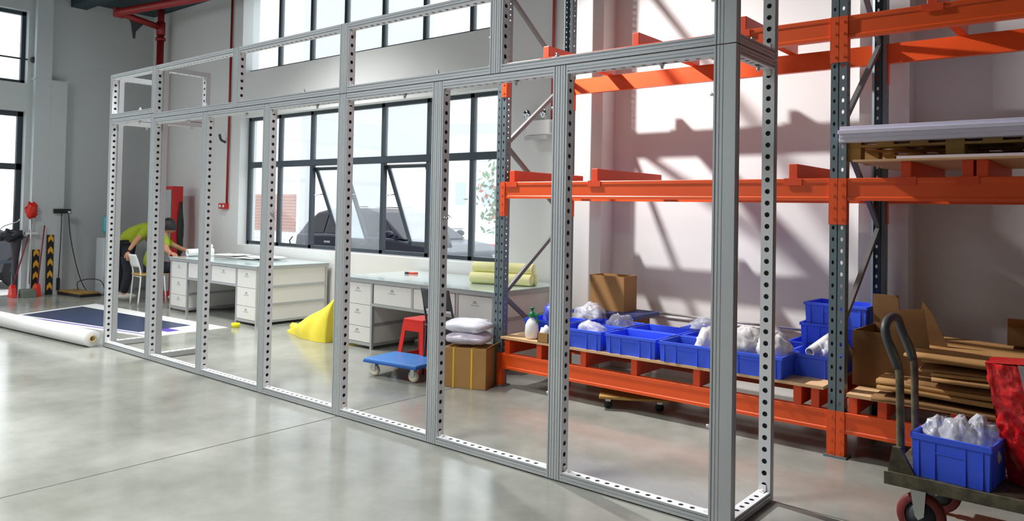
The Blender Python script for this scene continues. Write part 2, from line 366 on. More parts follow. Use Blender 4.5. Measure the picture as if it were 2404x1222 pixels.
# ------------------------------------------------------------------ the aluminium frame wall
PITCH_H, RH = 0.0635, 0.014
def member(P0, P1, inward, depth, w=.05, d=.066, pad=0.05, holes=True):
    """hollow extrusion from P0 to P1; 'inward' points into the opening, 'depth' to the back."""
    P0 = Vector(P0); P1 = Vector(P1); L = (P1 - P0).length; t = (P1 - P0).normalized(); n = Vector(inward); c = Vector(depth)
    X = lambda a, b, e: P0 + t * a + n * b + c * e
    mb = MB()
    prof = [(w, 0), (w - .010, 0), (w - .011, .006), (w - .016, .006), (w - .017, 0), (.020, 0), (.0195, .003), (.0165, .003), (.016, 0), (.0015, 0), (0, .0015), (0, d), (w, d)]
    m = len(prof)
    mb.add([X(0, *p) for p in prof] + [X(L, *p) for p in prof], [(i, i + 1, m + i + 1, m + i) for i in range(m - 1)])
    # inner lining so the holes look into a hollow box
    q = [(w - .003, .009), (.004, .009), (.004, d - .004), (w - .003, d - .004)]
    mb.add([X(0, *p) for p in q] + [X(L, *p) for p in q], [(i, i + 1, 5 + i, 4 + i) for i in range(3)])
    mb.add([X(0, *p) for p in ((0, 0), (w, 0), (w, d), (0, d))], [(0, 1, 2, 3)]); mb.add([X(L, *p) for p in ((0, 0), (w, 0), (w, d), (0, d))], [(3, 2, 1, 0)])
    shell = mb
    st = MB()
    nh = int((L - 2 * pad) / PITCH_H) if holes else 0
    a0 = (L - nh * PITCH_H) / 2
    def quad(a, b): st.add([X(a, w, 0), X(b, w, 0), X(b, w, d), X(a, w, d)], [(0, 1, 2, 3)])
    if nh == 0: quad(0, L)
    else:
        quad(0, a0); quad(L - a0, L)
        K = 16; e0 = d / 2
        for k in range(nh):
            ac = a0 + (k + .5) * PITCH_H; ha, he = PITCH_H / 2, d / 2
            ci, co = [], []
            for i in range(K):
                an = 2 * PI * (i + .5) / K; cs, sn = math.cos(an), math.sin(an)
                ci.append((ac + RH * cs, e0 + RH * sn)); s_ = min(ha / abs(cs), he / abs(sn))
                co.append((ac + max(-ha, min(ha, s_ * cs)), e0 + max(-he, min(he, s_ * sn))))
            # corners of the cell
            vs = [X(a, w, e) for a, e in ci] + [X(a, w, e) for a, e in co] + [X(a, w - .003, e) for a, e in ci]
            st.add(vs, [(i, (i + 1) % K, K + (i + 1) % K, K + i) for i in range(K)] + [(i, (i + 1) % K, 2 * K + (i + 1) % K, 2 * K + i) for i in range(K)])
            for sa in (-1, 1):
                for se in (-1, 1):
                    crn = (ac + sa * ha, e0 + se * he)
                    near = sorted(range(K), key=lambda i: (co[i][0] - crn[0]) ** 2 + (co[i][1] - crn[1]) ** 2)[:2]
                    st.add([X(co[near[0]][0], w, co[near[0]][1]), X(crn[0], w, crn[1]), X(co[near[1]][0], w, co[near[1]][1])], [(0, 1, 2)])
    return shell, st
FR = thing('display_frame', 'tall silver aluminium frame wall of open perforated panels across the concrete floor', 'frame', (-5.1, 3.587, 0))
def add_member(kind, P0, P1, inward, depth, holes=True):
    o0 = Vector(FR.location)
    sh, st = member(Vector(P0) - o0, Vector(P1) - o0, inward, depth, holes=holes)
    o = sh.build(kind, ALU, FR, fixn=False)
    st.build('perforated_face', ALUW, o, fixn=False)
    return o
def knob(parent, p, axis, r=.011, l=.03):
    p = Vector(p) - Vector(FR.location); a = Vector(axis)
    mb = MB(); mb.cyl(p, p + a * l * .45, r * 1.25, n=12); mb.cyl(p + a * l * .45, p + a * l, r * .8, n=12)
    return mb.build('fastener', ZINC, parent)
def bracket(parent, p, a, b):
    p = Vector(p) - Vector(FR.location); a = Vector(a); b = Vector(b); c = a.cross(b)
    mb = MB()
    for u, v in ((a, b), (b, a)):
        q = [p - c * .013, p + u * .034 - c * .013, p + u * .034 + v * .006 - c * .013, p + v * .006 - c * .013]
        mb.add(q + [x + c * .026 for x in q], [(0, 1, 2, 3), (7, 6, 5, 4), (0, 4, 5, 1), (1, 5, 6, 2), (2, 6, 7, 3), (3, 7, 4, 0)])
    mb.cyl(p + a * .02 + b * .006, p + a * .02 + b * .013, .007, n=10)
    return mb.build('corner_bracket', NICKEL, parent)
def panel(A, B, z0, z1, depth, knob_l=False, knob_r=True, clip_t=.64, clip_b=None):
    """a rectangular frame between A and B (its outer bottom corners), depth = direction of its thickness"""
    A = Vector((A[0], A[1], 0)); B = Vector((B[0], B[1], 0)); t = (B - A).normalized(); Z = Vector((0, 0, 1)); W = .05
    g = .0012
    a = A + t * g; b = B - t * g; z0 += .007 if z0 < .01 else .003; z1 -= .003
    l = add_member('upright', a + Z * z0, a + Z * z1, t, depth); r = add_member('upright', b + Z * z0, b + Z * z1, -t, depth)
    bt = add_member('rail', a + t * W + Z * z0, b - t * W + Z * z0, Z, depth); tp = add_member('rail', a + t * W + Z * z1, b - t * W + Z * z1, -Z, depth)
    D = Vector(depth) * .033; L = (B - A).length
    if z0 < .01:
        for q in (a + t * .025, b - t * .025):
            q = q + D - Vector(FR.location); MB().cyl((q.x, q.y, 0), (q.x, q.y, .0068), .02, n=14).build('gap_spacer', BLACK, l if (q - a + Vector(FR.location)).length < L / 2 else r)  # spacer added under the panel so a dark contact gap shows
    for par, zz, sg in ((bt, z0 + W, Z), (tp, z1 - W, -Z)):
        bracket(par, a + t * (W + .002) + D + Z * zz, t, sg); bracket(par, b - t * (W + .002) + D + Z * zz, -t, sg)
    if clip_t: knob(tp, a + t * L * clip_t + D + Z * (z1 - W), -Z)
    if clip_b: knob(bt, a + t * L * clip_b + D + Z * (z0 + W), Z)
    if knob_l: knob(l, a + t * W + D + Z * (z0 + (z1 - z0) * .62), t)
    if knob_r:
        for k in ((.2, .9) if z1 - z0 > 1 else (.45,)): knob(r, b - t * W + D + Z * (z0 + (z1 - z0) * k), -t)
X0, WM, YF, H1, H2, DEP = -8.614, 1.0018, 3.587, 2.397, 2.929, .564
for k in range(7):
    panel((X0 + k * WM, YF), (X0 + (k + 1) * WM, YF), 0, H1 + (.052 if k == 0 else 0), (0, 1, 0), knob_l=k in (3, 5))
for a, b in ((0, 1), (1, 2.5), (2.5, 4), (4, 5.5), (5.5, 7)):
    panel((X0 + a * WM, YF), (X0 + b * WM, YF), H1 + (.052 if a == 0 else 0), H2, (0, 1, 0), clip_t=None, clip_b=.3 if a == 5.5 else .64)
for xs, dx in ((X0, 1), (X0 + WM, 1), (X0 + 7 * WM + .066, -1)):
    zj = H1 + (.052 if xs == X0 else 0)
    y0 = YF + (.067 if dx > 0 else 0)
    if dx < 0:
        # corner column and the returning side panel at the right end
        panel((xs, y0), (xs, YF + DEP), 0, zj, (-1, 0, 0), knob_r=False); panel((xs, y0), (xs, YF + DEP), zj, H2, (-1, 0, 0), knob_r=False, clip_t=None, clip_b=.5)
    else:
        panel((xs, y0), (xs, YF + DEP), 0, zj, (1, 0, 0), knob_r=False); panel((xs, y0), (xs, YF + DEP), zj, H2, (1, 0, 0), knob_r=False, clip_t=None)

# ------------------------------------------------------------------ the pallet rack
RK = thing('pallet_rack', 'orange and grey steel pallet rack standing along the white wall', 'rack', (-3.0, 5.16, 0))
RO = Vector(RK.location)
YR, YB = 5.16, 6.23
BAYX = [-4.43, -1.56, 1.31]
UW = .1
def holes_strip(mb, X, z0, z1, w, pitch, rx, rz, K=8, zoff=0.0, thick=.003):
    """flat strip in local (u,z) with one column of slots; X maps (u, z, depth)"""
    n = int((z1 - z0) / pitch); 
    if z0 + n * pitch < z1: mb.add([X(0, z0 + n * pitch, 0), X(w, z0 + n * pitch, 0), X(w, z1, 0), X(0, z1, 0)], [(0, 1, 2, 3)])
    for k in range(n):
        zc = z0 + (k + .5) * pitch; hu, hz = w / 2, pitch / 2; ci, co = [], []
        for i in range(K):
            an = 2 * PI * (i + .5) / K; cs, sn = math.cos(an), math.sin(an)
            ci.append((hu + rx * cs, zc + rz * sn)); s_ = min(hu / abs(cs), hz / abs(sn)); co.append((hu + s_ * cs, zc + s_ * sn))
        vs = [X(u, z, 0) for u, z in ci] + [X(u, z, 0) for u, z in co] + [X(u, z, thick) for u, z in ci]
        mb.add(vs, [(i, (i + 1) % K, K + (i + 1) % K, K + i) for i in range(K)] + [(i, (i + 1) % K, 2 * K + (i + 1) % K, 2 * K + i) for i in range(K)])
        for su in (-1, 1):
            for sz in (-1, 1):
                cr = (hu + su * hu, zc + sz * hz); nr = sorted(range(K), key=lambda i: (co[i][0] - cr[0]) ** 2 + (co[i][1] - cr[1]) ** 2)[:2]
                mb.add([X(*co[nr[0]], 0), X(*cr, 0), X(*co[nr[1]], 0)], [(0, 1, 2)])
UH = 4.3
def upright(x, y, s):
    """open channel: perforated front face in two strips with a groove between, perforated flanks; s=+1 faces the camera"""
    mb = MB(); o = Vector((x, y, 0)) - RO
    for u0 in (0, .054):
        holes_strip(mb, lambda u, z, t, u0=u0: o + Vector((u0 + u, s * t, z)), .012, UH, .046, .075, .0085, .014)
    for a, b in ((.046, .050), (.050, .054)):
        ya, yb = (0, .008) if a < .048 else (.008, 0)
        mb.add([o + Vector((a, s * ya, .012)), o + Vector((b, s * yb, .012)), o + Vector((b, s * yb, UH)), o + Vector((a, s * ya, UH))], [(0, 1, 2, 3)])
    for u in (0, .1):
        holes_strip(mb, lambda v, z, t, u=u: o + Vector((u + (t if u == 0 else -t), s * v, z)), .012, UH, .075, .05, .008, .009)
    for u, e in ((0, .02), (.1, .08)):
        mb.add([o + Vector((u, s * .075, .012)), o + Vector((e, s * .088, .012)), o + Vector((e, s * .088, UH)), o + Vector((u, s * .075, UH))], [(0, 1, 2, 3)])
    up = mb.build('upright', RACKGREY, RK, fixn=False)
    MB().box(o.x - .02, o.x + .12, o.y - .02 if s > 0 else o.y - .1, o.y + .1 if s > 0 else o.y + .02, 0, .012).build('foot_plate', RACKGREY, up)
for x in BAYX:
    upright(x, YR, 1); upright(x, YB, -1)
LEV = [(.159, .2955), (1.650, 1.795), (2.702, 2.848)]
def beam(x0, x1, y, z0, z1, s):
    o = RO; h = z1 - z0
    prof = [(0, 0), (0, .02), (.004, .026), (.004, h - .032), (0, h - .026), (0, h - .004), (.003, h), (.05, h), (.05, 0)]
    prof = [(y - o.y + (p if s > 0 else -p), z0 + q) for p, q in prof]
    b = MB().prism(prof, 'x', x0 - o.x, x1 - o.x).build('beam', ORANGE, RK)
    for xe, sg in ((x0, -1), (x1, 1)):
        c = MB(); ya, yb = (y - .006 - o.y, y - .001 - o.y) if s > 0 else (y + .001 - o.y, y + .006 - o.y)
        zb = max(0.0, z1 - .3)
        xa, xb = sorted((xe - o.x, xe - o.x + sg * .0485)); c.box(xa, xb, ya, yb, zb, z1)
        xa, xb = sorted((xe - o.x - sg * .0005, xe - o.x - sg * .005)); yy = sorted((ya, ya + s * .055)); c.box(xa, xb, yy[0], yy[1], zb, z1)
        for q in range(4):
            zz = zb + (z1 - zb) * (q + .5) / 4; xm = xe - o.x + sg * .024
            c.cyl((xm, ya + .003, zz), (xm, ya - .003 if s > 0 else yb + .003, zz), .009, n=10)
        c.build('beam_connector', ORANGE, b)
for i in range(2):
    xa, xb = BAYX[i] + UW, BAYX[i + 1]
    for z0, z1 in LEV:
        beam(xa, xb, YR, z0, z1, 1); beam(xa, xb, YB, z0, z1, -1)
def brace(x, a, b):
    x -= RO.x; mb = MB(); A = Vector((x, a[0] - RO.y, a[1])); B = Vector((x, b[0] - RO.y, b[1])); d = B - A
    ang = math.atan2(d.z, d.y); mb.obox((A + B) / 2, .03, d.length, .035, Matrix.Rotation(ang, 3, 'X')); mb.build('brace', BRACE, RK)
for x in BAYX[:2]:
    nd = [(YR + .06, 3.50), (YB - .06, 2.84), (YR + .06, 2.13), (YB - .06, 1.47), (YR + .06, .79), (YB - .06, .15)]
    for a, b in zip(nd, nd[1:]): brace(x + .05, a, b)
    brace(x + .05, (YB - .06, 4.2), nd[0])
def sbar(x, z, wd=.06, h=.1, lip=True, y0=YR, y1=YB):
    a = x - RO.x; mb = MB(); mb.box(a, a + wd, y0 + .004 - RO.y, y1 - .004 - RO.y, z, z + h)
    b = mb.build('support_bar', ORANGED, RK, bevel=.004)
    if lip:
        MB().box(a - .03, a + wd + .03, y0 - .005 - RO.y, y0 - .001 - RO.y, z - .045, z + .003).build('hook_plate', ORANGED, b)
        MB().box(a - .03, a + wd + .03, y1 + .001 - RO.y, y1 + .005 - RO.y, z - .045, z + .003).build('hook_plate', ORANGED, b)
for x in (-4.30, -3.95, -3.50, -3.03, -2.51, -1.785, -1.67): sbar(x, .2955, .055, .125, False)
for x in (-1.435, -1.262, -.86, -.38, .1, .6, 1.05): sbar(x, .2955, .055, .115, False)
for x in (-4.28, -3.42, -1.83): sbar(x, 1.795)
for x in (-1.14, -.81, -.2, .6): sbar(x, 1.795)
sbar(-.735, 1.795, lip=False)
for x in (-3.93, -3.06, -2.2): sbar(x, 2.848)
for x in (-1.0, -.35, .6): sbar(x, 2.848)

# boards on the lowest beams
tag(MB().box(-4.335, -1.585, 5.145, 6.40, .421, .441).build('plywood_board', PLY), 'long plywood board under the blue crates on the lowest rack beams', 'board')
tag(MB().box(-1.43, 1.2, 5.10, 6.2, .411, .431).build('plywood_board', PLY), 'plywood board under the flattened cardboard on the right rack bay', 'board')

# ------------------------------------------------------------------ blue crates
def crate(w=.455, d=.34, h=.15, name='storage_crate'):
    root = thing(name, 'x', 'crate', group='blue plastic crates on the rack')
    b = MB(); t = .006; ti = .02
    bw, bd = w - .03, d - .03
    out0 = [(-bw / 2, -bd / 2), (bw / 2, -bd / 2), (bw / 2, bd / 2), (-bw / 2, bd / 2)]
    tw, td = w - .016, d - .016
    out1 = [(-tw / 2, -td / 2), (tw / 2, -td / 2), (tw / 2, td / 2), (-tw / 2, td / 2)]
    V = [(x, y, 0) for x, y in out0] + [(x, y, h) for x, y in out1] + [(x * (1 - 2 * t / tw), y * (1 - 2 * t / td), h) for x, y in out1] + [(x * (1 - 2 * t / bw), y * (1 - 2 * t / bd), t) for x, y in out0]
    fs = [(3, 2, 1, 0), (12, 13, 14, 15)]
    for i in range(4):
        j = (i + 1) % 4; fs += [(i, j, 4 + j, 4 + i), (4 + i, 4 + j, 8 + j, 8 + i), (8 + i, 8 + j, 12 + j, 12 + i)]
    b.add(V, fs)
    # raised ribs on the long and short sides
    for sx in (-.42, -.2, .2, .42):
        for sy in (-1, 1): b.box(sx * bw - .004, sx * bw + .004, *sorted((sy * (bd / 2 + .001), sy * (td / 2 + .004))), .004, h - .01)
    for sy in (-.32, .32):
        for sx in (-1, 1): b.box(*sorted((sx * (bw / 2 + .001), sx * (tw / 2 + .004))), sy * bd - .004, sy * bd + .004, .004, h - .01)
    for sy in (-1, 1): b.box(-.2 * bw, .2 * bw, *sorted((sy * (bd / 2), sy * (td / 2 + .002))), h * .62, h * .66)
    b.build('body', BLUE, root, fixn=False)
    r = MB()
    for s_ in (-1, 1):
        r.box(-w / 2, w / 2, *sorted((s_ * (d / 2 - .012), s_ * d / 2)), h - .018, h + .003); r.box(*sorted((s_ * (w / 2 - .012), s_ * w / 2)), -d / 2, d / 2, h - .018, h + .003)
    r.build('rim', BLUE, root, bevel=.002)
    return root
C0 = crate()
ZB = .441
CR = [(-3.52, 5.315, ZB, 0, 'blue crate at the left end of the front row, a white bag inside'),
      (-3.035, 5.315, ZB, 0, 'empty blue crate second from the left in the front row'),
      (-2.555, 5.305, ZB, 0, 'blue crate third in the front row, brown card and white film inside'),
      (-2.075, 5.30, ZB, 0, 'blue crate in the front row heaped with cloudy white plastic bags'),
      (-1.745, 5.60, ZB, PI / 2, 'blue crate beside the grey upright with a white roll and film in it'),
      (-3.52, 5.68, ZB, 0, 'blue crate in the second row behind the crate with a white bag'),
      (-3.035, 5.68, ZB, 0, 'empty blue crate in the second row behind the empty front crate'),
      (-2.555, 5.68, ZB, 0, 'blue crate in the second row behind the crate with brown card'),
      (-2.14, 5.68, ZB, 0, 'blue crate in the second row behind the heap of cloudy bags'),
      (-2.75, 6.04, ZB, 0, 'blue crate close to the wall behind the second row of crates'),
      (-4.0, 5.50, ZB, .1, 'blue crate behind the green topped spray bottle'),
      (-1.85, 6.04, ZB, 0, 'bottom blue crate of the stack near the right back upright')]
for i, (x, y, z, rz, lab) in enumerate(CR):
    if i == 0: C0.location = (x, y, z); C0['label'] = lab
    else: copy_tree(C0, lab, (x, y, z), rz)
copy_tree(C0, 'middle blue crate of the stack near the right back upright', (-1.76, 6.02, ZB + .154), .06)
copy_tree(C0, 'topmost blue crate of the stack near the right back upright', (-1.72, 6.02, ZB + .308), -.05)

def bag(name, label, c, r, m, seed, cat='bag', amp=.3, flat=None, crease=.25, group=None, n=28):
    c = Vector(c); mb = MB().blob((0, 0, 0), r, seed, amp, 2.4, n, flat, crease)
    zmin = min(v[2] for v in mb.v); mb.v = [(x, y, z - zmin) for x, y, z in mb.v]
    return tag(mb.build(name, m, loc=c), label, cat, group)
ZI = ZB + .0065
bag('plastic_bag', 'crumpled white bag in the leftmost front blue crate', (-3.5, 5.33, ZI), (.13, .1, .085), BAGC, 1)
bag('plastic_bag', 'large cloudy bag heaped left in the crate behind the tall frame corner', (-2.17, 5.31, ZI), (.12, .125, .13), BAGW, 2)
bag('plastic_bag', 'big cloudy bag bulging over the right side of its front crate', (-1.97, 5.32, ZI), (.105, .125, .12), BAGW, 3)
bag('plastic_bag', 'white film bag standing in the third front crate', (-2.46, 5.33, ZI), (.1, .11, .11), BAGW, 4)
bag('plastic_bag', 'clear bag of small parts in the second row left crate', (-3.44, 5.68, ZI), (.12, .11, .1), BAGC, 5)
bag('plastic_bag', 'clear striped bag lying in the crate near the wall', (-2.8, 6.04, ZI), (.15, .11, .1), BAGC, 6)
bag('plastic_bag', 'thin clear film crumpled beside the white roll', (-1.7, 5.60, ZI), (.085, .11, .1), BAGC, 7)
bag('plastic_bag', 'tangled clear film on the left crates under the long rods', (-3.86, 5.85, ZB + .0), (.14, .1, .12), BAGC, 8)
bag('plastic_bag', 'cloudy bag in the second row crate behind the heap', (-2.16, 5.68, ZI), (.15, .11, .12), BAGW, 12)
bag('plastic_bag', 'small blue film bundle behind the spray bottle', (-3.98, 5.5, ZI), (.12, .1, .12), mat('blue_film', (70, 84, 210), .3), 9)
cp = MB(); cp.box(-.11, .11, -.05, .05, 0, .09); tag(cp.build('cardboard_piece', CARD, loc=(-2.62, 5.27, ZI), bevel=.002), 'small brown card box in the third front crate', 'box')
rl = MB(); rl.lathe([(.022, 0), (.036, 0), (.036, .42), (.022, .42), (.022, 0)], axis='y'); ro = rl.build('paper_roll', PAPER, loc=(-1.77, 5.45, ZI + .15)); ro.rotation_euler = (math.radians(16), 0, math.radians(-12))
tag(ro, 'short white tube roll tilted in the crate by the grey upright', 'roll')

# spray bottle, small carton
sp = thing('spray_bottle', 'white spray bottle with green pump top on the left end of the board', 'bottle', (-4.06, 5.24, ZB))
MB().lathe([(0, 0), (.045, 0), (.056, .02), (.06, .07), (.056, .12), (.04, .155), (.022, .175), (.022, .19), (0, .19)]).build('bottle_body', WHITE, sp)
h = MB(); h.lathe([(.026, .186), (.028, .21), (.026, .225), (.012, .228), (.012, .262), (0, .262)]); h.box(-.01, .07, -.01, .01, .205, .222); h.lathe([(0, .262), (.02, .262), (.024, .268), (0, .272)]); h.tube([(.012, 0, .215), (.05, .01, .185), (.055, .012, .14)], .011)
h.build('pump_top', GREEN, sp)
sb = thing('small_carton', 'small open brown carton with white padding beside the spray bottle', 'box', (-3.87, 5.19, ZB))
b = MB(); b.box(-.055, .055, -.045, -.041, 0, .08); b.box(-.055, .055, .041, .045, 0, .08); b.box(-.055, -.051, -.045, .045, 0, .08); b.box(.051, .055, -.045, .045, 0, .08); b.box(-.055, .055, -.045, .045, 0, .004); b.build('carton', CARD, sb)
bag('padding', 'white foam padding heaped in the small brown carton', (-3.88, 5.195, ZB + .005), (.05, .038, .06), WHITE, 11, 'padding', crease=.1, n=16)

# dark tray at the back with the open cardboard box on it, long rods
tag(MB().box(-4.1, -3.42, 5.9, 6.35, .6, .635).build('blue_panel_sheet', mat('navy_sheet', (44, 56, 108), .5), bevel=.003), 'navy sheet lying behind the left crates, the carton on it', 'sheet')
tag(MB().box(-3.98, -3.5, 5.92, 6.3, ZB, .6).build('carton_base', CARDD, bevel=.004), 'dark carton under the navy sheet behind the crates', 'box')
def open_box(name, label, loc, w, d, h, rz=0, m=CARD, flaps=((0, -1, 75), (0, 1, 85), (-1, 0, 80), (1, 0, 80)), fl=None, cat='box'):
    root = thing(name, label, cat, loc, rz); t = .006; fl = fl or d * .45
    b = MB(); b.box(-w / 2, w / 2, -d / 2, d / 2, 0, t); b.box(-w / 2, w / 2, -d / 2, -d / 2 + t, t, h); b.box(-w / 2, w / 2, d / 2 - t, d / 2, t, h); b.box(-w / 2, -w / 2 + t, -d / 2 + t, d / 2 - t, t, h); b.box(w / 2 - t, w / 2, -d / 2 + t, d / 2 - t, t, h)
    b.build('carton_body', m, root)
    for sx, sy, ang in flaps:
        f = MB(); a = math.radians(ang)
        if sy: c = Vector((0, sy * (d / 2 - t / 2), h)); R = Matrix.Rotation(-sy * (PI / 2 - a), 3, 'X'); f.obox(c + R @ Vector((0, 0, fl / 2)), w - .004, t, fl, R)
        else: c = Vector((sx * (w / 2 - t / 2), 0, h)); R = Matrix.Rotation(sx * (PI / 2 - a), 3, 'Y'); f.obox(c + R @ Vector((0, 0, fl / 2)), t, d - .004, fl, R)
        f.build('flap', m, root)
    return root
open_box('open_carton', 'open brown carton standing behind the left crates by the wall', (-3.82, 6.17, .636), .36, .25, .22, .05, CARD, ((0, -1, 92), (0, 1, 88), (-1, 0, 86), (1, 0, 94)), .1)
for i, (y, z, dz) in enumerate(((6.28, .63, 0), (6.3, .655, .0))):
    pass
rd = MB(); rd.tube([(-3.4, 6.3, .63), (-2.0, 6.33, .615)], .012)
tag(rd.build('metal_rod', ZINC), 'long pale rod lying behind the crates along the wall', 'rod')

# ------------------------------------------------------------------ upper load on the right bay
ZL = 1.895
tag(MB().box(-1.40, 1.15, 5.08, 6.2, ZL, ZL + .012).build('plywood_sheet', PLY), 'thin plywood sheet under the wooden pallet on the middle beams', 'board')
pt = thing('wooden_pallet', 'pine pallet under white foam boards on the middle rack level', 'pallet', (-.85, 5.68, ZL + .012))
for x in (-.58, 0, .58):
    for y in (-.44, 0, .44): MB().box(x - .05, x + .05, y - .05, y + .05, .0, .085).build('block', PINE, pt, bevel=.003)
for y in (-.44, 0, .44): MB().box(-.63, .63, y - .05, y + .05, .085, .1).build('stringer', PINE, pt)
for k in range(7): MB().box(-.63 + k * .193, -.63 + k * .193 + .1, -.49, .49, .1, .115).build('deck_board', PINE, pt)
for k in range(4):
    z = ZL + .128 + k * .025
    tag(MB().box(-1.49 + .006 * (k % 2), 1.1, 5.1 - .012 * (k % 3), 6.2, z, z + .0245).build('foam_board', FOAMW, bevel=.002),
        ['white foam board at the bottom of the stack on the pallet', 'second white foam board from the bottom of the pallet stack', 'third white foam board from the bottom of the pallet stack', 'topmost white foam board of the stack on the pallet'][k], 'board', 'white foam boards on the pallet')
tag(MB().box(-1.15, 1.1, 5.1, 5.16, ZL + .013, ZL + .03).build('white_strip', FOAMW), 'narrow white strip lying in front under the pine pallet', 'strip')

# ------------------------------------------------------------------ cardboard at the right end of the rack
bb = open_box('large_open_carton', 'large torn brown carton standing open beside the grey upright', (-1.29, 5.63, .432), .36, .46, .36, -.04, CARDD, (), .19)
fb = MB(); fb.obox((.215, -.245, .27), .15, .008, .53, Matrix.Rotation(math.radians(-8), 3, 'Y')); fb.build('torn_flap', CARDD, bb); MB().obox((-.1, .226, .46), .17, .008, .22, Matrix.Rotation(math.radians(4), 3, 'X')).build('flap', CARDD, bb); MB().prism([(.19, .3), (.36, .3), (.27, .5), (.21, .58)], 'y', -.1, -.094).build('flap', CARDD, bb)
random.seed(5)
zz = .432
for k in range(9):
    x0 = (-1.30 if k < 3 else -1.02) + random.uniform(-.08, .08); hh = random.uniform(.018, .034)
    ob = MB()
    def fn(u, v, x0=x0, k=k): return (x0 + u * (1.5 + .1 * (k % 3)), 5.08 + .02 * (k % 4) + v * (.28 if k < 3 else .95), .006 * math.sin(u * 9 + k) + .004 * math.sin(v * 7 + k * 2))
    if k < 3 or True:
        ob.grid(lambda u, v: fn(u, v), 14, 6)
        o = ob.build('flat_cardboard', CARD if k % 3 else CARDD, loc=(0, 0, zz + .01))
        sol = o.modifiers.new('thick', 'SOLIDIFY'); sol.thickness = hh * .8; sol.offset = 1
        tag(o, 'flattened brown carton, number %s from the bottom of the pile on the right board' % ['one', 'two', 'three', 'four', 'five', 'six', 'seven', 'eight', 'nine'][k], 'cardboard', 'flattened cartons on the right board')
    zz += hh + .006
open_box('brown_carton', 'brown carton on top of the flat cardboard near the right edge', (-.42, 6.0, zz + .02), .5, .35, .12, .1, CARDD, ((0, -1, 30), (1, 0, 60)), .12)

# ------------------------------------------------------------------ platform cart with handle at the right
CT = thing('hand_cart', 'worn steel platform cart with a bent tube handle at the right', 'cart', (-.96, 4.07, 0))
MB().box(0, 1.15, 0, .62, .275, .3).build('deck', RUST, CT, bevel=.006)
MB().box(-.0, 1.15, -.012, .0, .255, .312).build('deck_edge', RUST, CT)
hd = MB(); hd.tube(bez([(.05, .1, .3), (.045, .1, .62), (.035, .1, .82), (-.02, .1, .95), (-.03, .14, 1.01), (-.03, .26, 1.03), (-.03, .38, 1.01), (-.02, .42, .95), (.035, .42, .82), (.045, .42, .62), (.05, .42, .3)], 6), .019)
hd.build('handle', RUST, CT)
gp = MB(); gp.tube(bez([(.036, .1, .8), (-.02, .1, .95), (-.031, .14, 1.012), (-.031, .26, 1.032), (-.031, .38, 1.012), (-.02, .42, .95), (.036, .42, .8)], 6), .0215); gp.build('grip', DKGREY, CT)
gs = MB(); gs.prism([(.0, .3), (.12, .3), (.055, .42), (.02, .42)], 'y', .06, .085); gs.build('gusset', RUST, CT)
for x, y in ((.13, .1), (1.0, .1), (.13, .52), (1.0, .52)):
    cs = MB(); cs.box(x - .05, x + .05, y - .04, y + .04, .262, .275); cs.prism([(x - .035, .265), (x + .04, .265), (x + .03, .11), (x + .005, .09), (x - .01, .11)], 'y', y - .036, y - .03); cs.prism([(x - .035, .265), (x + .04, .265), (x + .03, .11), (x + .005, .09), (x - .01, .11)], 'y', y + .03, y + .036)
    co = cs.build('castor_fork', ZINC, CT)
    wl = MB(); wl.lathe([(.07, -.024), (.1, -.024), (.108, -.012), (.108, .012), (.1, .024), (.07, .024)], (x + .012, y, .108), 28, axis='y'); wl.build('tyre', mat('dark_red_rubber', (120, 40, 38), .6), co)
    wl = MB(); wl.lathe([(0, -.03), (.02, -.03), (.02, -.02), (.07, -.018), (.07, .018), (.02, .02), (.02, .03), (0, .03)], (x + .012, y, .108), 24, axis='y'); wl.build('hub', DKGREY, co)
c1 = copy_tree(C0, 'blue crate full of clear bags on the worn steel cart', (-.675, 4.28, .3), -.1)
c1.scale = (.76, .95, 1.35)
for i, (x, y, rx, rz, ln, lab) in enumerate(((-.76, 4.3, .3, .2, .2, 'clear bag of fittings leaning at the left of the cart crate'), (-.67, 4.25, -.2, -.3, .22, 'clear bag of fittings across the middle of the cart crate'), (-.585, 4.3, .15, .5, .18, 'clear bag of fittings at the right of the cart crate'))):
    bag('parts_bag', lab, (x, y, .312), (.075, .082, .115), BAGC, 20 + i, amp=.35, crease=.35, group='bags in the cart crate')
# red wrapped sack beside it
rs = thing('red_wrapped_bundle', 'shiny red wrapped bundle leaning at the right edge behind the crate', 'bundle', (-.47, 4.35, .301))
mb = MB(); mb.grid(lambda u, v: ((-.11 + .04 * v * 0 + .30 * u - .05 * (1 - v) * 0 + (.10 * (1 - v))) + .012 * noise.noise(Vector((u * 9, v * 11, 1))), .0 + .05 * math.sin(u * 3.1) * -1 + .02 * noise.noise(Vector((u * 12, v * 14, 5))), .55 * v + .02 * u), 26, 40)
mb.grid(lambda u, v: ((-.11 + .30 * u + (.10 * (1 - v))), .22, .55 * v + .02 * u), 4, 4)
mb.grid(lambda u, v: (-.11 + .1 * (1 - v), u * .22, .55 * v), 6, 8)
mb.grid(lambda u, v: (-.11 + .3 * v, u * .22, .55 + .02 * v + .012 * noise.noise(Vector((u * 5, v * 8, 2)))), 6, 8)
mb.build('red_wrap', REDSACK, rs)
gw = MB(); gw.grid(lambda u, v: (.03 + .2 * u + .10 * (1 - v), -.062 + .008 * noise.noise(Vector((u * 9, v * 12, 3))), .08 + .485 * v), 10, 20); o = gw.build('grey_film', GREYWRAP, rs)

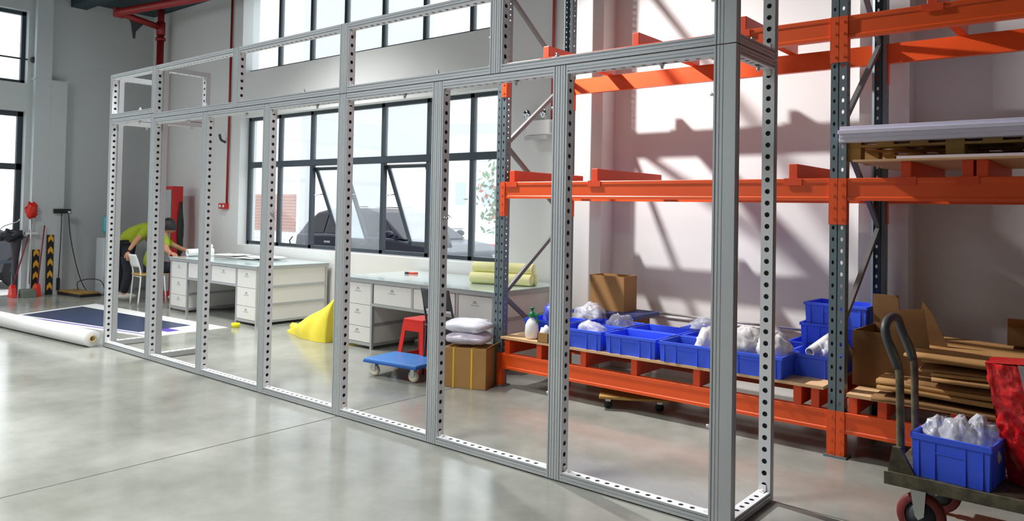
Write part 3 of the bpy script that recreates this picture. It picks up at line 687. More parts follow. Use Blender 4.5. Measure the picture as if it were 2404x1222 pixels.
# ------------------------------------------------------------------ desks
def label_mark(mb, c, w=.05, y=0):
    x, z = c
    mb.box(x - w * .22, x + w * .22, y - .001, y, z + .018, z + .03); mb.box(x - w * .35, x + w * .35, y - .001, y, z + .006, z + .012); mb.box(x - w * .6, x + w * .6, y - .001, y, z - .014, z - .008)
def drawer(root, x0, x1, z0, z1, y):
    d = MB().box(x0, x1, y - .016, y + .004, z0, z1).build('drawer', WHITEP, root, bevel=.002)
    lm = MB(); label_mark(lm, ((x0 + x1) / 2, (z0 + z1) / 2 + (z1 - z0) * .15), min(.09, (x1 - x0) * .3), y - .016); lm.build('drawer_label', GREYTXT, d)
def desk(label, x0, x1, y0, y1, H=.775):
    root = thing('workshop_desk', label, 'desk', (x0, y0, 0)); W = x1 - x0; D = y1 - y0
    MB().box(-.02, W + .02, -.02, D, H - .012, H).build('glass_top', FROST, root, bevel=.002)
    a = MB(); a.box(-.01, W + .01, -.01, D - .01, H - .055, H - .013); a.build('top_frame', DESKALU, root, bevel=.003)
    P = .5
    for px in (0, W - P):
        f = MB(); s = .03; zt = H - .056
        for x in (px, px + P - s):
            for y in (0, D - s - .03): f.box(x, x + s, y, y + s, 0, zt)
        for z in (.035, ): 
            f.box(px + s, px + P - s, 0, s, z, z + s); f.box(px, px + s, s, D - s - .03, z, z + s); f.box(px + P - s, px + P, s, D - s - .03, z, z + s)
        for z in (.25, .48): f.box(px, px + s, s, D - s - .03, z, z + s); f.box(px + P - s, px + P, s, D - s - .03, z, z + s)
        f.build('pedestal_frame', DESKALU, root)
        sd = MB()
        for za, zb in ((.066, .248), (.281, .478), (.511, zt)):
            for x in (px + .008, px + P - .02): sd.box(x, x + .012, s, D - s - .031, za, zb)
        sd.box(px + s, px + P - s, D - .058, D - .048, .066, zt); sd.build('side_panel', WHITEP, root)
        bk = MB(); bk.box(px + .021, px + P - .021, .03, .034, .07, zt); bk.build('inner_panel', WHITEP, root)
        for za, zb in ((.07, .235), (.24, .475), (.48, zt - .004)): drawer(root, px + .032, px + P - .032, za, zb, .02)
    c = MB(); c.box(P, W - P, 0, .03, H - .3, H - .27); c.box(P + (W - 2 * P) / 2 - .015, P + (W - 2 * P) / 2 + .015, 0, .03, H - .27, H - .056); c.box(P, W - P, .03, .6, H - .29, H - .28); c.box(P, W - P, D - .09, D - .06, .28, .31); c.build('drawer_rail', DESKALU, root)
    MB().box(P, W - P, D - .06, D - .05, .1, H - .06).build('back_panel', WHITEP, root)
    for i in range(2):
        a = P + .005 + i * (W - 2 * P) / 2; drawer(root, a + .012, a + (W - 2 * P) / 2 - .022, H - .268, H - .06, .02)
    return root
desk('white drawer desk with glass top below the left half of the window', -10.96, -8.69, 5.48, 6.6)
desk('white drawer desk with glass top and yellow foam rolls on it', -6.95, -4.70, 5.48, 6.6)
ZD = .7755
for (x, y, z, lab) in ((-5.42, 5.94, ZD + .06, 'lower front pale yellow foam roll on the right desk'), (-5.46, 6.065, ZD + .06, 'lower rear pale yellow foam roll nearer the wall'), (-5.44, 6.0, ZD + .166, 'upper pale yellow foam roll lying on the two others')):
    r, ln = .06, .68; mb = MB(); mb.lathe([(0, 0), (r * .95, 0), (r, .01), (r, ln - .01), (r * .95, ln), (0, ln)], axis='x'); o = mb.build('foam_roll', PALEYEL, loc=(x, y, z)); o.rotation_euler = (0, 0, .3)
    tag(o, lab, 'roll', 'pale yellow foam rolls')
mk = thing('marker_pen', 'orange marker pen with dark cap lying on the right desk', 'pen', (-6.98 + .35, 6.18, ZD + .012), .45)
MB().cyl((0, 0, 0), (.11, 0, 0), .012).build('pen_body', mat('orange_plastic', (240, 96, 60), .4), mk); MB().cyl((-.05, 0, 0), (0, 0, 0), .0125).build('cap', DKGREY, mk)
# papers, roll and bottle on the left desk
for i, (x, y, w_, d_, rz, lab) in enumerate(((-10.0, 6.2, .7, .5, .1, 'big white paper sheet spread on the left desk'), (-9.75, 6.3, .6, .45, -.2, 'white paper sheet on top of the spread sheets'), (-10.35, 6.1, .5, .4, .3, 'white paper sheet at the left of the spread sheets'))):
    mb = MB(); mb.grid(lambda u, v: ((u - .5) * w_, (v - .5) * d_, .003 + .012 * (1 + noise.noise(Vector((u * 3 + i, v * 3, i * 4.))))), 12, 10)
    o = mb.build('paper_sheet', PAPER, loc=(x, y, ZD + .001 + i * .012)); o.rotation_euler = (0, 0, rz); tag(o, lab, 'paper', 'papers on the left desk')
mb = MB(); mb.lathe([(.03, 0), (.055, 0), (.055, .3), (.03, .3), (.03, 0)], axis='y'); o = mb.build('paper_roll', PAPER, loc=(-10.82, 5.66, ZD + .056)); tag(o, 'short white paper roll lying at the left end of the left desk', 'roll')
bo = thing('white_bottle', 'small white bottle standing on the left desk among papers', 'bottle', (-10.75, 6.0, ZD))
MB().lathe([(0, 0), (.035, 0), (.038, .01), (.038, .1), (.015, .125), (.015, .135), (0, .135)]).build('bottle_body', WHITE, bo); MB().lathe([(.018, .13), (.018, .16), (.008, .165), (.008, .18), (0, .18)]).build('cap', WHITE, bo)

# ------------------------------------------------------------------ chairs and stool
def chair(label, loc, rz, tube, seatm, backm, top=.86):
    root = thing('chair', label, 'chair', loc, rz); H = .45
    MB().box(-.2, .2, -.19, .2, H, H + .02).build('seat', seatm, root, bevel=.008)
    for sx in (-1, 1):
        MB().tube(bez([(sx * .185, -.2, 0), (sx * .18, -.17, .44), (sx * .175, -.2, .62), (sx * .165, -.25, top)], 6), .011).build('leg', tube, root)
        MB().tube([(sx * .185, .21, 0), (sx * .18, .17, .45)], .011).build('leg', tube, root)
    MB().tube([(-.18, -.165, .43), (.18, -.165, .43)], .009).build('crossbar', tube, root); MB().tube([(-.18, .17, .43), (.18, .17, .43)], .009).build('crossbar', tube, root)
    b = MB(); b.grid(lambda u, v: ((u - .5) * .36, -.205 - .05 * v + -.03 * (1 - (2 * u - 1) ** 2), .0 + top - .19 + .19 * v), 10, 6); o = b.build('backrest', backm, root)
    s = o.modifiers.new('thick', 'SOLIDIFY'); s.thickness = .016
    return root
chair('white chair with light wood seat that the sitting person uses', (-11.80, 5.56, 0), -.13, WHITE, WOOD, WHITE, .77)
chair('grey chair pushed under the right desk behind the strapped carton', (-4.985, 5.22, 0), .0, DKGREY, DKGREY, DKGREY, .81)
ST = thing('plastic_stool', 'red plastic stool standing under the right desk', 'stool', (-5.37, 5.2, 0), .05)
ST.scale = (.88, .88, 1.04)
s0 = MB(); s0.box(-.15, .15, -.15, .15, .44, .47); s0.build('seat', RED, ST, bevel=.012)
for sx in (-1, 1):
    for sy in (-1, 1):
        l = MB(); q = lambda t, z: [(sx * (t - .055), sy * t, z), (sx * t, sy * t, z), (sx * t, sy * (t - .055), z), (sx * (t - .012), sy * (t - .055), z), (sx * (t - .012), sy * (t - .012), z), (sx * (t - .055), sy * (t - .012), z)]
        l.add(q(.21, 0) + q(.15, .44), [(i, (i + 1) % 6, 6 + (i + 1) % 6, 6 + i) for i in range(6)] + [(5, 4, 3, 2, 1, 0), (6, 7, 8, 9, 10, 11)]); l.build('leg', RED, ST)
for z0, z1, t0, t1, nm in ((.36, .445, .16, .15, 'apron'), (.09, .14, .197, .191, 'lower_band')):
    ap = MB()
    for s_ in (-1, 1):
        ap.add([(-t0, s_ * t0, z0), (t0, s_ * t0, z0), (t1, s_ * t1, z1), (-t1, s_ * t1, z1), (-t0, s_ * (t0 - .008), z0), (t0, s_ * (t0 - .008), z0), (t1, s_ * (t1 - .008), z1), (-t1, s_ * (t1 - .008), z1)], [(0, 1, 2, 3), (7, 6, 5, 4), (0, 4, 5, 1), (2, 6, 7, 3)])
        ap.add([(s_ * t0, -t0, z0), (s_ * t0, t0, z0), (s_ * t1, t1, z1), (s_ * t1, -t1, z1), (s_ * (t0 - .008), -t0, z0), (s_ * (t0 - .008), t0, z0), (s_ * (t1 - .008), t1, z1), (s_ * (t1 - .008), -t1, z1)], [(0, 1, 2, 3), (7, 6, 5, 4), (0, 4, 5, 1), (2, 6, 7, 3)])
    ap.build(nm, RED, ST)

# ------------------------------------------------------------------ blue dolly
DL = thing('platform_dolly', 'blue platform dolly with cream castors in front of the red stool', 'dolly', (-5.32, 4.83, 0), .12)
MB().box(-.22, .4, -.21, .23, .135, .165).build('deck', mat('blue_dolly_deck', (70, 132, 206), .4), DL, bevel=.008)
MB().box(-.223, .403, -.213, .233, .128, .15).build('bumper_edge', mat('blue_dolly_edge', (36, 92, 178), .45), DL, bevel=.004)
for x in (-.14, .32):
    for y in (-.14, .16):
        f = MB(); f.box(x - .03, x + .03, y - .025, y + .025, .118, .128); f.box(x - .02, x + .02, y - .022, y - .018, .05, .12); f.box(x - .02, x + .02, y + .018, y + .022, .05, .12); fo = f.build('castor_fork', ZINC, DL)
        MB().lathe([(0, -.016), (.03, -.016), (.05, -.014), (.054, 0), (.05, .014), (.03, .016), (0, .016)], (x, y, .0545), 22, axis='y').build('wheel', CREAM, fo)

# ------------------------------------------------------------------ strapped carton with folded bundles
KB = thing('strapped_carton', 'brown carton with two yellow straps beside the rack upright', 'box', (-4.70, 4.81, 0), .36)
MB().box(0, .4, 0, .3, 0, .345).build('carton_body', CARD, KB, bevel=.004)
for x in (.09, .26):
    s_ = MB(); s_.box(x, x + .014, -.0025, .3025, .345, .3475); s_.box(x, x + .014, -.0025, 0, 0, .3475); s_.box(x, x + .014, .3, .3025, 0, .3475); s_.build('strap', YELB, KB)
fl = MB(); fl.obox((.41, .15, .36), .1, .29, .005, Matrix.Rotation(math.radians(-35), 3, 'Y')); fl.build('flap', CARD, KB)
def bundle(label, loc, rz, m, seed):
    mb = MB(); mb.blob((0, 0, .05), (.19, .155, .062), seed, .18, 1.8, 32, None, .08)
    vs = []
    for x, y, z in mb.v:
        # square the cushion off
        k = max(abs(x) / .19, abs(y) / .155, .001); r = math.hypot(x / .19, y / .155); s_ = min(1.25, (r / k) ** .8) if k > .05 else 1
        vs.append((x * s_, y * s_, z))
    zmin = min(v[2] for v in vs); mb.v = [(x, y, z - zmin) for x, y, z in vs]
    o = mb.build('folded_bundle', m, loc=loc); o.rotation_euler = (0, 0, rz); return tag(o, label, 'bundle', 'plastic wrapped bundles')
B0 = Vector((-4.70, 4.81, 0)) + RZ(.36) @ Vector((.18, .15, 0))
bundle('lilac plastic wrapped bundle lying on the strapped carton', (B0.x, B0.y, .349), .4, BAGLILAC, 31)
bundle('white plastic wrapped bundle on top of the lilac bundle', (B0.x - .02, B0.y + .01, .45), .3, mat('white_wrap', (232, 234, 244), .3, bump=.2, scale=9), 33)

# ------------------------------------------------------------------ yellow bag and yellow cup
yb = MB()
def yfn(u, v):
    # a film sack lying on the floor, gathered at the left, tall at the right
    x = -.12 + 1.0 * u; H_ = .03 + .5 * (u ** 1.05); wd = .06 + .2 * math.sin(PI * min(1, u * .62 + .05))
    a = PI * v; nz = noise.noise(Vector((u * 4, v * 5, .3)))
    return (x + .02 * nz, -wd * math.cos(a) * (1 + .15 * nz), max(.002, H_ * math.sin(a) ** .8 * (1 + .12 * nz)))
yb.grid(yfn, 28, 22)
yb.blob((-.1, 0, .05), (.06, .05, .05), 3, .4, 2, 14, -.049, .2); yb.add([yfn(1, v / 22) for v in range(23)], [tuple(range(23))])
o = yb.build('yellow_sack', YEL, loc=(-8.0, 5.64, 0)); o.rotation_euler = (0, 0, -.03); tag(o, 'bright yellow plastic sack lying on the floor between the desks', 'sack')
yc = MB(); yc.lathe([(0, 0), (.045, 0), (.055, .05), (.045, .055), (.03, .03), (0, .03)]); tag(yc.build('tape_roll', mat('yellow_tape', (238, 226, 30), .4), loc=(-8.83, 5.28, 0)), 'small yellow tape roll on the floor by the desk foot', 'tape')

# ------------------------------------------------------------------ wooden skate under the rack
sk = thing('wooden_skate', 'small wooden dolly rolled under the lowest rack beam', 'dolly', (-3.12, 5.38, 0), .5)
MB().box(-.27, .27, -.18, .18, .085, .105).build('deck', PINE, sk, bevel=.003)
for x in (-.2, .2):
    for y in (-.12, .12):
        f = MB(); f.box(x - .02, x + .02, y - .02, y + .02, .06, .085); fo = f.build('castor_fork', ZINC, sk); MB().lathe([(0, -.012), (.03, -.012), (.034, 0), (.03, .012), (0, .012)], (x, y, .035), 16, axis='y').build('wheel', BLACK, fo)

# ------------------------------------------------------------------ printed banner and paper roll on the floor
BN = thing('printed_banner', 'dark blue printed sheet with white border lying on the floor', 'banner', (0, 0, 0))
cor = [(-12.25, 4.95), (-8.93, 5.19), (-8.85, 4.25), (-11.0, 3.42)]
def quadmesh(c, z, h):
    mb = MB(); vs = [(x, y, z) for x, y in c] + [(x, y, z + h) for x, y in c]
    return mb.add(vs, [(3, 2, 1, 0), (4, 5, 6, 7), (0, 1, 5, 4), (1, 2, 6, 5), (2, 3, 7, 6), (3, 0, 4, 7)])
# scanned corners of the sheet
A_, B_, C_, D_ = (-12.3, 5.0), (-8.88, 5.2), (-8.84, 4.2), (-11.7, 3.6)
quadmesh([A_, B_, C_, D_], .001, .002).build('paper', PAPER, BN)
def inset(q, a, b, c, d):
    lerp = lambda p, r, t: (p[0] + (r[0] - p[0]) * t, p[1] + (r[1] - p[1]) * t)
    pt_ = lambda u, v: lerp(lerp(q[0], q[1], u), lerp(q[3], q[2], u), v)
    return [pt_(a, c), pt_(b, c), pt_(b, d), pt_(a, d)]
Q = [A_, B_, C_, D_]
quadmesh(inset(Q, .03, .86, .2, .86), .0035, .0008).build('printed_area', NAVY, BN)
quadmesh(inset(Q, .03, .97, .9, .93), .0035, .0008).build('printed_line', VIOLET, BN)
quadmesh(inset(Q, .86, .94, .5, .66), .0035, .0008).build('printed_mark', VIOLET, BN)
PR = thing('large_paper_roll', 'thick white paper roll on a brown core lying on the floor', 'roll', (-8.66, 3.5, 0), 0)
d_ = Vector((-11.3 - -8.66, 3.27 - 3.5, 0)); L_ = d_.length + .8; dn = d_.normalized(); PR.rotation_euler = (0, 0, math.atan2(dn.y, dn.x))
MB().lathe([(.042, 0), (.085, 0), (.088, .005), (.088, L_), (.042, L_)], (0, 0, .088), 32, axis='x').build('rolled_paper', PAPER, PR)
MB().lathe([(.03, -.012), (.043, -.012), (.043, L_), (.03, L_), (.03, -.012)], (0, 0, .088), 28, axis='x').build('core_tube', mat('cream_core', (222, 206, 168), .6), PR)

# ------------------------------------------------------------------ the person
def skin_mesh(name, chains, m, parent, o0, sub=2):
    """chains of (point, radius) or indices of earlier vertices, grown into one surface"""
    vs, rs, es = [], [], []
    for ch in chains:
        prev = None
        for it in ch:
            if isinstance(it, int): cur = it
            else:
                cur = len(vs); vs.append(Vector(it[0]) - o0); rs.append(it[1])
            if prev is not None: es.append((prev, cur))
            prev = cur
    me = bpy.data.meshes.new(name); me.from_pydata(vs, es, []); me.update(); me.materials.append(m)
    o = bpy.data.objects.new(name, me); COL.objects.link(o); o.parent = parent
    md = o.modifiers.new('skin', 'SKIN'); md.use_smooth_shade = True
    for i, sv in enumerate(me.skin_vertices[0].data):
        r = rs[i]; sv.radius = r if isinstance(r, tuple) else (r, r); sv.use_root = (i == 0)
    sb_ = o.modifiers.new('sub', 'SUBSURF'); sb_.levels = sub; sb_.render_levels = sub
    return o
def person(label, base, J, fdir, uphint, body_r=1.0):
    """J: world joints hip, chest, neck, head, shR, elR, haR, shL, elL, haL, hjR, knR, anR, hjL, knL, anL, hand directions hdR, hdL, toe"""
    J = {k: Vector(v) for k, v in J.items()}
    PS = thing('person', label, 'person', base); o0 = Vector(base)
    toe = J['toe'].normalized(); fdir = Vector(fdir).normalized(); k_ = body_r
    hip, chest, neck, head = J['hip'], J['chest'], J['neck'], J['head']
    L = lambda a, b, t: a.lerp(b, t)
    arms = [[2, (J['sh' + q], .055), (J['el' + q], .042), (L(J['ha' + q], J['el' + q], .12), .028)] for q in 'RL']
    legs = [[0, (J['hj' + q], .085), (J['kn' + q], .058), (J['an' + q], .04), (J['an' + q] + toe * .13 + Vector((0, 0, -.045)), (.034, .028))] for q in 'RL']
    skin_mesh('body', [[(hip, (.13 * k_, .10 * k_)), (L(hip, chest, .5), (.12 * k_, .1 * k_)), (chest, (.135 * k_, .10 * k_)), (neck, .052), (head - fdir * .02, (.072, .072))]] + arms + legs, SKIN, PS, o0)
    skin_mesh('shirt', [[(L(hip, chest, .04 if hip.z > .7 else -.12), (.16 * k_, .135 * k_) if hip.z > .7 else (.185, .17)), (L(hip, chest, .5), (.158 * k_, .14 * k_)), (chest, (.165 * k_, .135 * k_)), (L(chest, neck, .65), (.085, .08))]] +
              [[2, (J['sh' + q], .08), (L(J['sh' + q], J['el' + q], .75), .064)] for q in 'RL'], SHIRT, PS, o0)
    skin_mesh('trousers', [[(hip - (chest - hip).normalized() * .02, (.15 * k_, .125 * k_)), (J['hjR'], .105), (J['knR'], .08), (J['anR'] + Vector((0, 0, .02)), .064)], [0, (J['hjL'], .105), (J['knL'], .08), (J['anL'] + Vector((0, 0, .02)), .064)]], TROUS, PS, o0)
    up_ = Vector(uphint); up_ = (up_ - fdir * up_.dot(fdir)).normalized(); sd = fdir.cross(up_); HC = head - o0
    def head_fn(u, v):
        th = PI * v; ph = 2 * PI * u
        l = Vector((math.sin(th) * math.cos(ph), math.sin(th) * math.sin(ph), math.cos(th)))
        f_, s_, z_ = l.x * .098, l.y * .076, l.z * .12
        if z_ < 0: s_ *= 1 - .25 * (-l.z); f_ *= 1 - .1 * (-l.z)
        if l.x > .9 and -.35 < l.z < .15: f_ += .024 * (1 - abs(l.z + .1) * 2)
        if l.x > .75 and .02 < l.z < .25: f_ -= .006
        return HC + fdir * f_ + sd * s_ + up_ * z_
    hh = MB().grid(head_fn, 40, 28).build('head', SKIN, PS)
    for s_ in (-1, 1):
        MB().blob(HC + fdir * .089 + sd * (.03 * s_) + up_ * .012, (.008, .008, .006), 0, 0, 1, 10).build('eye', BLACK, hh)
        MB().blob(HC - fdir * .005 + sd * (.078 * s_), (.02, .012, .03), 0, 0, 1, 12).build('ear', SKIN, hh)
    MB().blob(HC + fdir * .09 - up_ * .06, (.008, .014, .006), 0, 0, 1, 10).build('mouth', mat('lips', (170, 96, 86), .5), hh)
    ax = (up_ * .86 - fdir * .5).normalized(); bx = (fdir - ax * fdir.dot(ax)).normalized()
    def hair_fn(u, v):
        th = PI * .64 * v; ph = 2 * PI * u
        l = Vector((math.sin(th) * math.cos(ph), math.sin(th) * math.sin(ph), math.cos(th)))
        k = 1.02 + .07 * noise.noise(l * 6)
        return HC + (ax * l.z * .135 + bx * l.x * .112 + sd * l.y * .096) * k
    MB().grid(hair_fn, 30, 16).build('hair', HAIR, PS)
    for q in 'RL':
        w_ = J['ha' + q]; d = J['hd' + q].normalized(); pn = J['pn' + q]; n_ = (pn - d * pn.dot(d)).normalized(); s_ = d.cross(n_); c = .38
        if q == 'L': s_ = -s_
        ch = [[(w_, .024), (w_ + d * .045, (.034, .02)), (w_ + d * .085, (.036, .017))]]
        for k, (o_, ln) in enumerate(((-.03, .07), (-.01, .08), (.01, .075), (.03, .058))):
            b0 = w_ + d * .09 + s_ * o_
            p1 = b0 + (d * math.cos(c) + n_ * math.sin(c)) * ln * .5; p2 = p1 + (d * math.cos(2 * c) + n_ * math.sin(2 * c)) * ln * .5
            ch.append([2, (b0, .0095), (p1, .0085), (p2, .007)])
        t0 = w_ + d * .03 - s_ * .035; ch.append([1, (t0, .0115), (t0 + (d * .6 - s_ * .6 + n_ * .3) * .035, .010), (t0 + (d * 1.4 - s_ * .8 + n_ * .7) * .04, .008)])
        skin_mesh('hand', ch, SKIN, PS, o0, 2)
        an = J['an' + q] - o0; a_ = math.atan2(toe.y, toe.x)
        f = MB(); f.blob((0, 0, 0), (.145, .05, .05), 2, .05, 1, 20, -.04); zg = an.z - .06
        f.v = [tuple(Vector((an.x + toe.x * .06, an.y + toe.y * .06, max(.042, zg + .04) )) + RZ(a_) @ Vector(p)) for p in f.v]; f.build('shoe', SHOE, PS)
    return PS
# standing and bending behind the chair, one hand on its back
person('person standing bent over in an olive green shirt, one hand on the white chair back', (-12.5, 5.5, 0), dict(
    hip=(-12.52, 5.46, .88), chest=(-12.45, 5.72, 1.13), neck=(-12.47, 5.9, 1.19), head=(-12.50, 6.03, 1.17),
    shR=(-12.28, 5.74, 1.13), elR=(-12.13, 5.5, .95), haR=(-11.985, 5.325, .80), shL=(-12.62, 5.76, 1.13), elL=(-12.58, 5.93, .92), haL=(-12.3, 5.98, .85),
    hjR=(-12.42, 5.47, .84), knR=(-12.38, 5.52, .46), anR=(-12.42, 5.46, .085), hjL=(-12.62, 5.47, .84), knL=(-12.66, 5.52, .46), anL=(-12.72, 5.48, .085),
    hdR=(.55, -.25, -.6), pnR=(-.3, .6, -.6), hdL=(.8, .1, -.4), pnL=(0, 0, -1), toe=(.45, .6, 0)), (.1, .75, -.6), (0, .5, .8), 1.08)
# sitting on the white chair, leaning over the desk end
person('person sitting on the white chair, head down over the desk, black hair and green shirt', (-11.8, 5.55, 0), dict(
    hip=(-11.82, 5.60, .57), chest=(-11.73, 5.68, .96), neck=(-11.70, 5.73, 1.07), head=(-11.675, 5.79, 1.19),
    shR=(-11.55, 5.67, 1.0), elR=(-11.34, 5.6, .85), haR=(-11.12, 5.56, .815), shL=(-11.9, 5.75, 1.0), elL=(-11.75, 6.0, .85), haL=(-11.5, 6.05, .8),
    hjR=(-11.73, 5.66, .56), knR=(-11.66, 6.02, .53), anR=(-11.67, 5.98, .085), hjL=(-11.92, 5.68, .56), knL=(-11.88, 6.05, .53), anL=(-11.88, 6.0, .085),
    hdR=(.95, .05, -.1), pnR=(0, 0, -1), hdL=(.8, .3, -.1), pnL=(0, 0, -1), toe=(.1, .95, 0)), (.3, .78, -.5), (.1, .5, .85), .95)

# ------------------------------------------------------------------ end wall fittings
so = thing('socket_strip', 'black socket strip on the grey end wall', 'socket', (XE + .15, 5.0, 1.38))
MB().box(0, .045, -.02, .24, -.03, .045).build('housing', BLACK, so, bevel=.004)
MB().box(.045, .06, .19, .225, -.022, .01).build('plug', WHITE, so, bevel=.003)
cb = thing('power_cable', 'black cable hanging straight down from the socket strip to a plug', 'cable', (XE + .18, 5.1, 1.35))
MB().tube(bez([(.0, 0, 0), (.01, -.005, -.4), (.0, -.02, -1.1)], 8), .007).build('cord', BLACK, cb); MB().box(-.025, .025, -.045, .0, -1.28, -1.08).build('socket_end', BLACK, cb, bevel=.008)
tag(MB().tube(bez([(XE + .19, 5.2, 1.35), (XE + .17, 5.26, .9), (XE + .14, 5.4, .35), (XE + .16, 5.52, .05), (XE + .5, 5.5, .012), (XE + .8, 5.45, .012)], 8), .007).build('power_cable', BLACK), 'black cable sweeping from the socket strip down to the wooden board', 'cable')
tag(MB().box(XE + .0, XE + .012, 5.01, 5.03, 1.43, 3.5).build('cable_duct', ENDWALL), 'thin wall duct rising above the black socket strip', 'duct')
def bumper(label, loc, n=5, h=.99):
    root = thing('corner_guard', label, 'guard', loc)
    MB().box(0, .012, 0, .095, 0, h).build('rubber_strip', BLACK, root)
    MB().box(-.0, .012, -.012, 0, 0, h).build('rubber_strip', BLACK, root)
    mb = MB(); st = h / n
    for k in range(n):
        z = .05 + k * st
        mb.add([(.0125, .008, z + .1), (.0125, .05, z + .16), (.0125, .087, z + .1), (.0125, .087, z + .02), (.0125, .05, z + .075), (.0125, .008, z + .02)], [(0, 1, 4, 5), (1, 2, 3, 4)])
    mb.build('yellow_arrow', mat('safety_yellow', (236, 170, 40), .5), root, fixn=False)
bumper('black and yellow corner guard on the pilaster right of the brooms', (XE + .151, 4.905, 0))
bumper('black and yellow corner guard behind the brooms at the door', (XE + .131, 4.70, 0), 4, .75)
wd = thing('water_dispenser', 'pale grey water dispenser with a teal bottle by the end wall', 'dispenser', (-13.55, 5.72, 0))
MB().box(-.16, .16, -.17, .17, 0, .95).build('cabinet', mat('dispenser_grey', (196, 202, 206), .4), wd, bevel=.02)
MB().box(.16, .165, -.12, .12, .62, .86).build('tap_panel', DKGREY, wd)
MB().lathe([(.03, .95), (.05, .98), (.13, 1.05), (.14, 1.1), (.135, 1.15), (.14, 1.2), (.135, 1.28), (.12, 1.32), (0, 1.33)]).build('water_bottle', TEAL, wd)
wt = thing('wooden_floor_board', 'low pale wooden board on a dark base lying at the end wall', 'board', (-13.55, 5.2, 0), .1)
MB().box(-.4, .3, -.08, .22, .045, .07).build('board', PINE, wt); MB().box(-.42, .32, -.1, .24, 0, .044).build('base', BLACK, wt)
tag(MB().tube(bez([(-13.75, 5.3, .075), (-13.8, 5.32, .2), (-13.6, 5.42, .26), (-13.35, 5.5, .24), (-13.2, 5.52, .08)], 6), .007).build('wire_loop', BLACK), 'black wire loop standing on the pale wooden board', 'wire')
# red fire cabinet
rc = thing('fire_cabinet', 'tall red cabinet by the back wall behind the bending person', 'cabinet', (-12.83, 6.195, 0))
MB().box(0, .43, 0, .19, 0, 1.84).build('cabinet_body', REDCAB, rc, bevel=.006)
MB().box(.02, .41, -.012, -.001, .1, 1.78).build('front_door', mat('grey_cabinet_door', (170, 176, 178), .4), rc, bevel=.003)
gv = MB(); gv.blob((.45, .15, 1.1), (.025, .05, .42), 4, .4, 3, 18); gv.build('hanging_strap', mat('dark_green_cloth', (40, 56, 46), .8), rc)
al = thing('fire_alarm_box', 'small red alarm box on the wall left of the window', 'alarm', (-11.62, YI, 1.48))
MB().box(0, .22, -.06, 0, 0, .09).build('housing', REDCAB, al, bevel=.006); m_ = MB(); m_.box(.03, .075, -.063, -.06, .025, .065); m_.box(.13, .175, -.063, -.06, .025, .065); m_.build('white_button', WHITE, al)
tag(MB().tube([(-11.42, YI - .03, 1.57), (-11.41, YI - .03, 4.99)], .018).build('fire_conduit', REDPIPE), 'thin red conduit running up the wall to the ceiling left of the window', 'pipe')
tag(MB().tube(bez([(-11.47, YI - .05, 2.56), (-11.52, YI - .1, 2.6), (-11.5, YI - .14, 2.68)], 6), .02).build('pipe_hook', DKGREY), 'small dark hook beside the thin red conduit', 'hook')
rp = thing('sprinkler_pipe', 'thick red sprinkler pipe in the room corner under the ceiling', 'pipe', (-13.5, 6.45, 0))
MB().tube([(0, 0, 0), (0, 0, 4.72)], .06, 16).build('riser', REDPIPE, rp)
MB().tube([(0, 0, 4.62), (0, 0, 4.99)], .055, 16).build('top_stub', REDPIPE, rp)
MB().tube([(0, 0, 4.68), (.24, -.82, 4.74)], .055, 16).build('cross_pipe', REDPIPE, rp)
MB().tube(bez([(.24, -.84, 4.74), (.6, -.77, 4.745), (3.6, -.16, 4.78)], 6), .065, 16).build('main_pipe', REDPIPE, rp)
for a, b, r in (((0, 0, 4.55), (0, 0, 4.78), .075), ((0, 0, 4.45), (0, 0, 4.5), .085), ((.23, -.9, 4.74), (.25, -.76, 4.74), .085)): MB().cyl(a, b, r, n=18).build('coupling', REDPIPE, rp)
MB().prism([(-.36, 4.66), (-.6, 4.68), (-.57, 4.64), (-.53, 4.38), (-.50, 4.38), (-.49, 4.5)], 'x', .1, .13).build('hanger', DKGREY, rp)

# brooms and things at the door
def broom(label, loc, lean, headm, hw=.2):
    root = thing('broom', label, 'broom', loc); top = Vector(lean)
    MB().tube([(0, 0, .16), tuple(top)], .011).build('handle', mat('dark_red_handle', (150, 40, 60), .4), root)
    mb = MB(); mb.prism([(-hw / 2, 0), (hw / 2, 0), (hw * .28, .15), (.02, .2), (-.02, .2), (-hw * .28, .15)], 'y', -.035, .035); mb.build('brush_head', headm, root, bevel=.006)
broom('red broom standing at the left, its handle leaning right', (-13.95, 4.40, 0), (-.12, .3, 1.2), RED, .22)
broom('red broom standing close to the black and yellow guard', (-13.9, 4.74, 0), (-.06, .1, 1.15), RED, .17)
dp = thing('dustpan', 'grey green dustpan between the two red brooms', 'dustpan', (-13.85, 4.56, 0))
MB().prism([(-.1, 0), (.12, 0), (.1, .1), (-.08, .13)], 'y', -.08, .12).build('pan', mat('grey_green_plastic', (104, 116, 104), .5), dp, bevel=.006)
mop = thing('red_mop', 'red mop head hung upside down on the pilaster by the door', 'mop', (XE + .2, 4.64, 1.1))
MB().tube([(0, 0, -.9), (0, 0, .2)], .011).build('handle', ZINC, mop); bl = MB(); bl.blob((0, 0, .3), (.05, .09, .13), 6, .4, 3, 18); bl.build('mop_head', RED, mop)
MB().box(-.06, .0, -.08, .1, -.1, -.06).build('wall_clip', ZINC, mop)
um = thing('folded_umbrella', 'dark folded umbrella with crumpled black cloth hanging by the door', 'umbrella', (-14.12, 4.48, 0))
c_ = MB(); c_.lathe([(.015, .3), (.035, .5), (.07, .8), (.08, .93), (.05, 1.0), (0, 1.02)], n=14); c_.build('canopy', mat('black_cloth', (66, 60, 66), .7), um)
b_ = MB(); b_.blob((0, -.08, .98), (.1, .17, .07), 8, .7, 2.8, 28, None, .6); b_.build('crumpled_cloth', mat('black_cloth2', (44, 46, 56), .4), um)
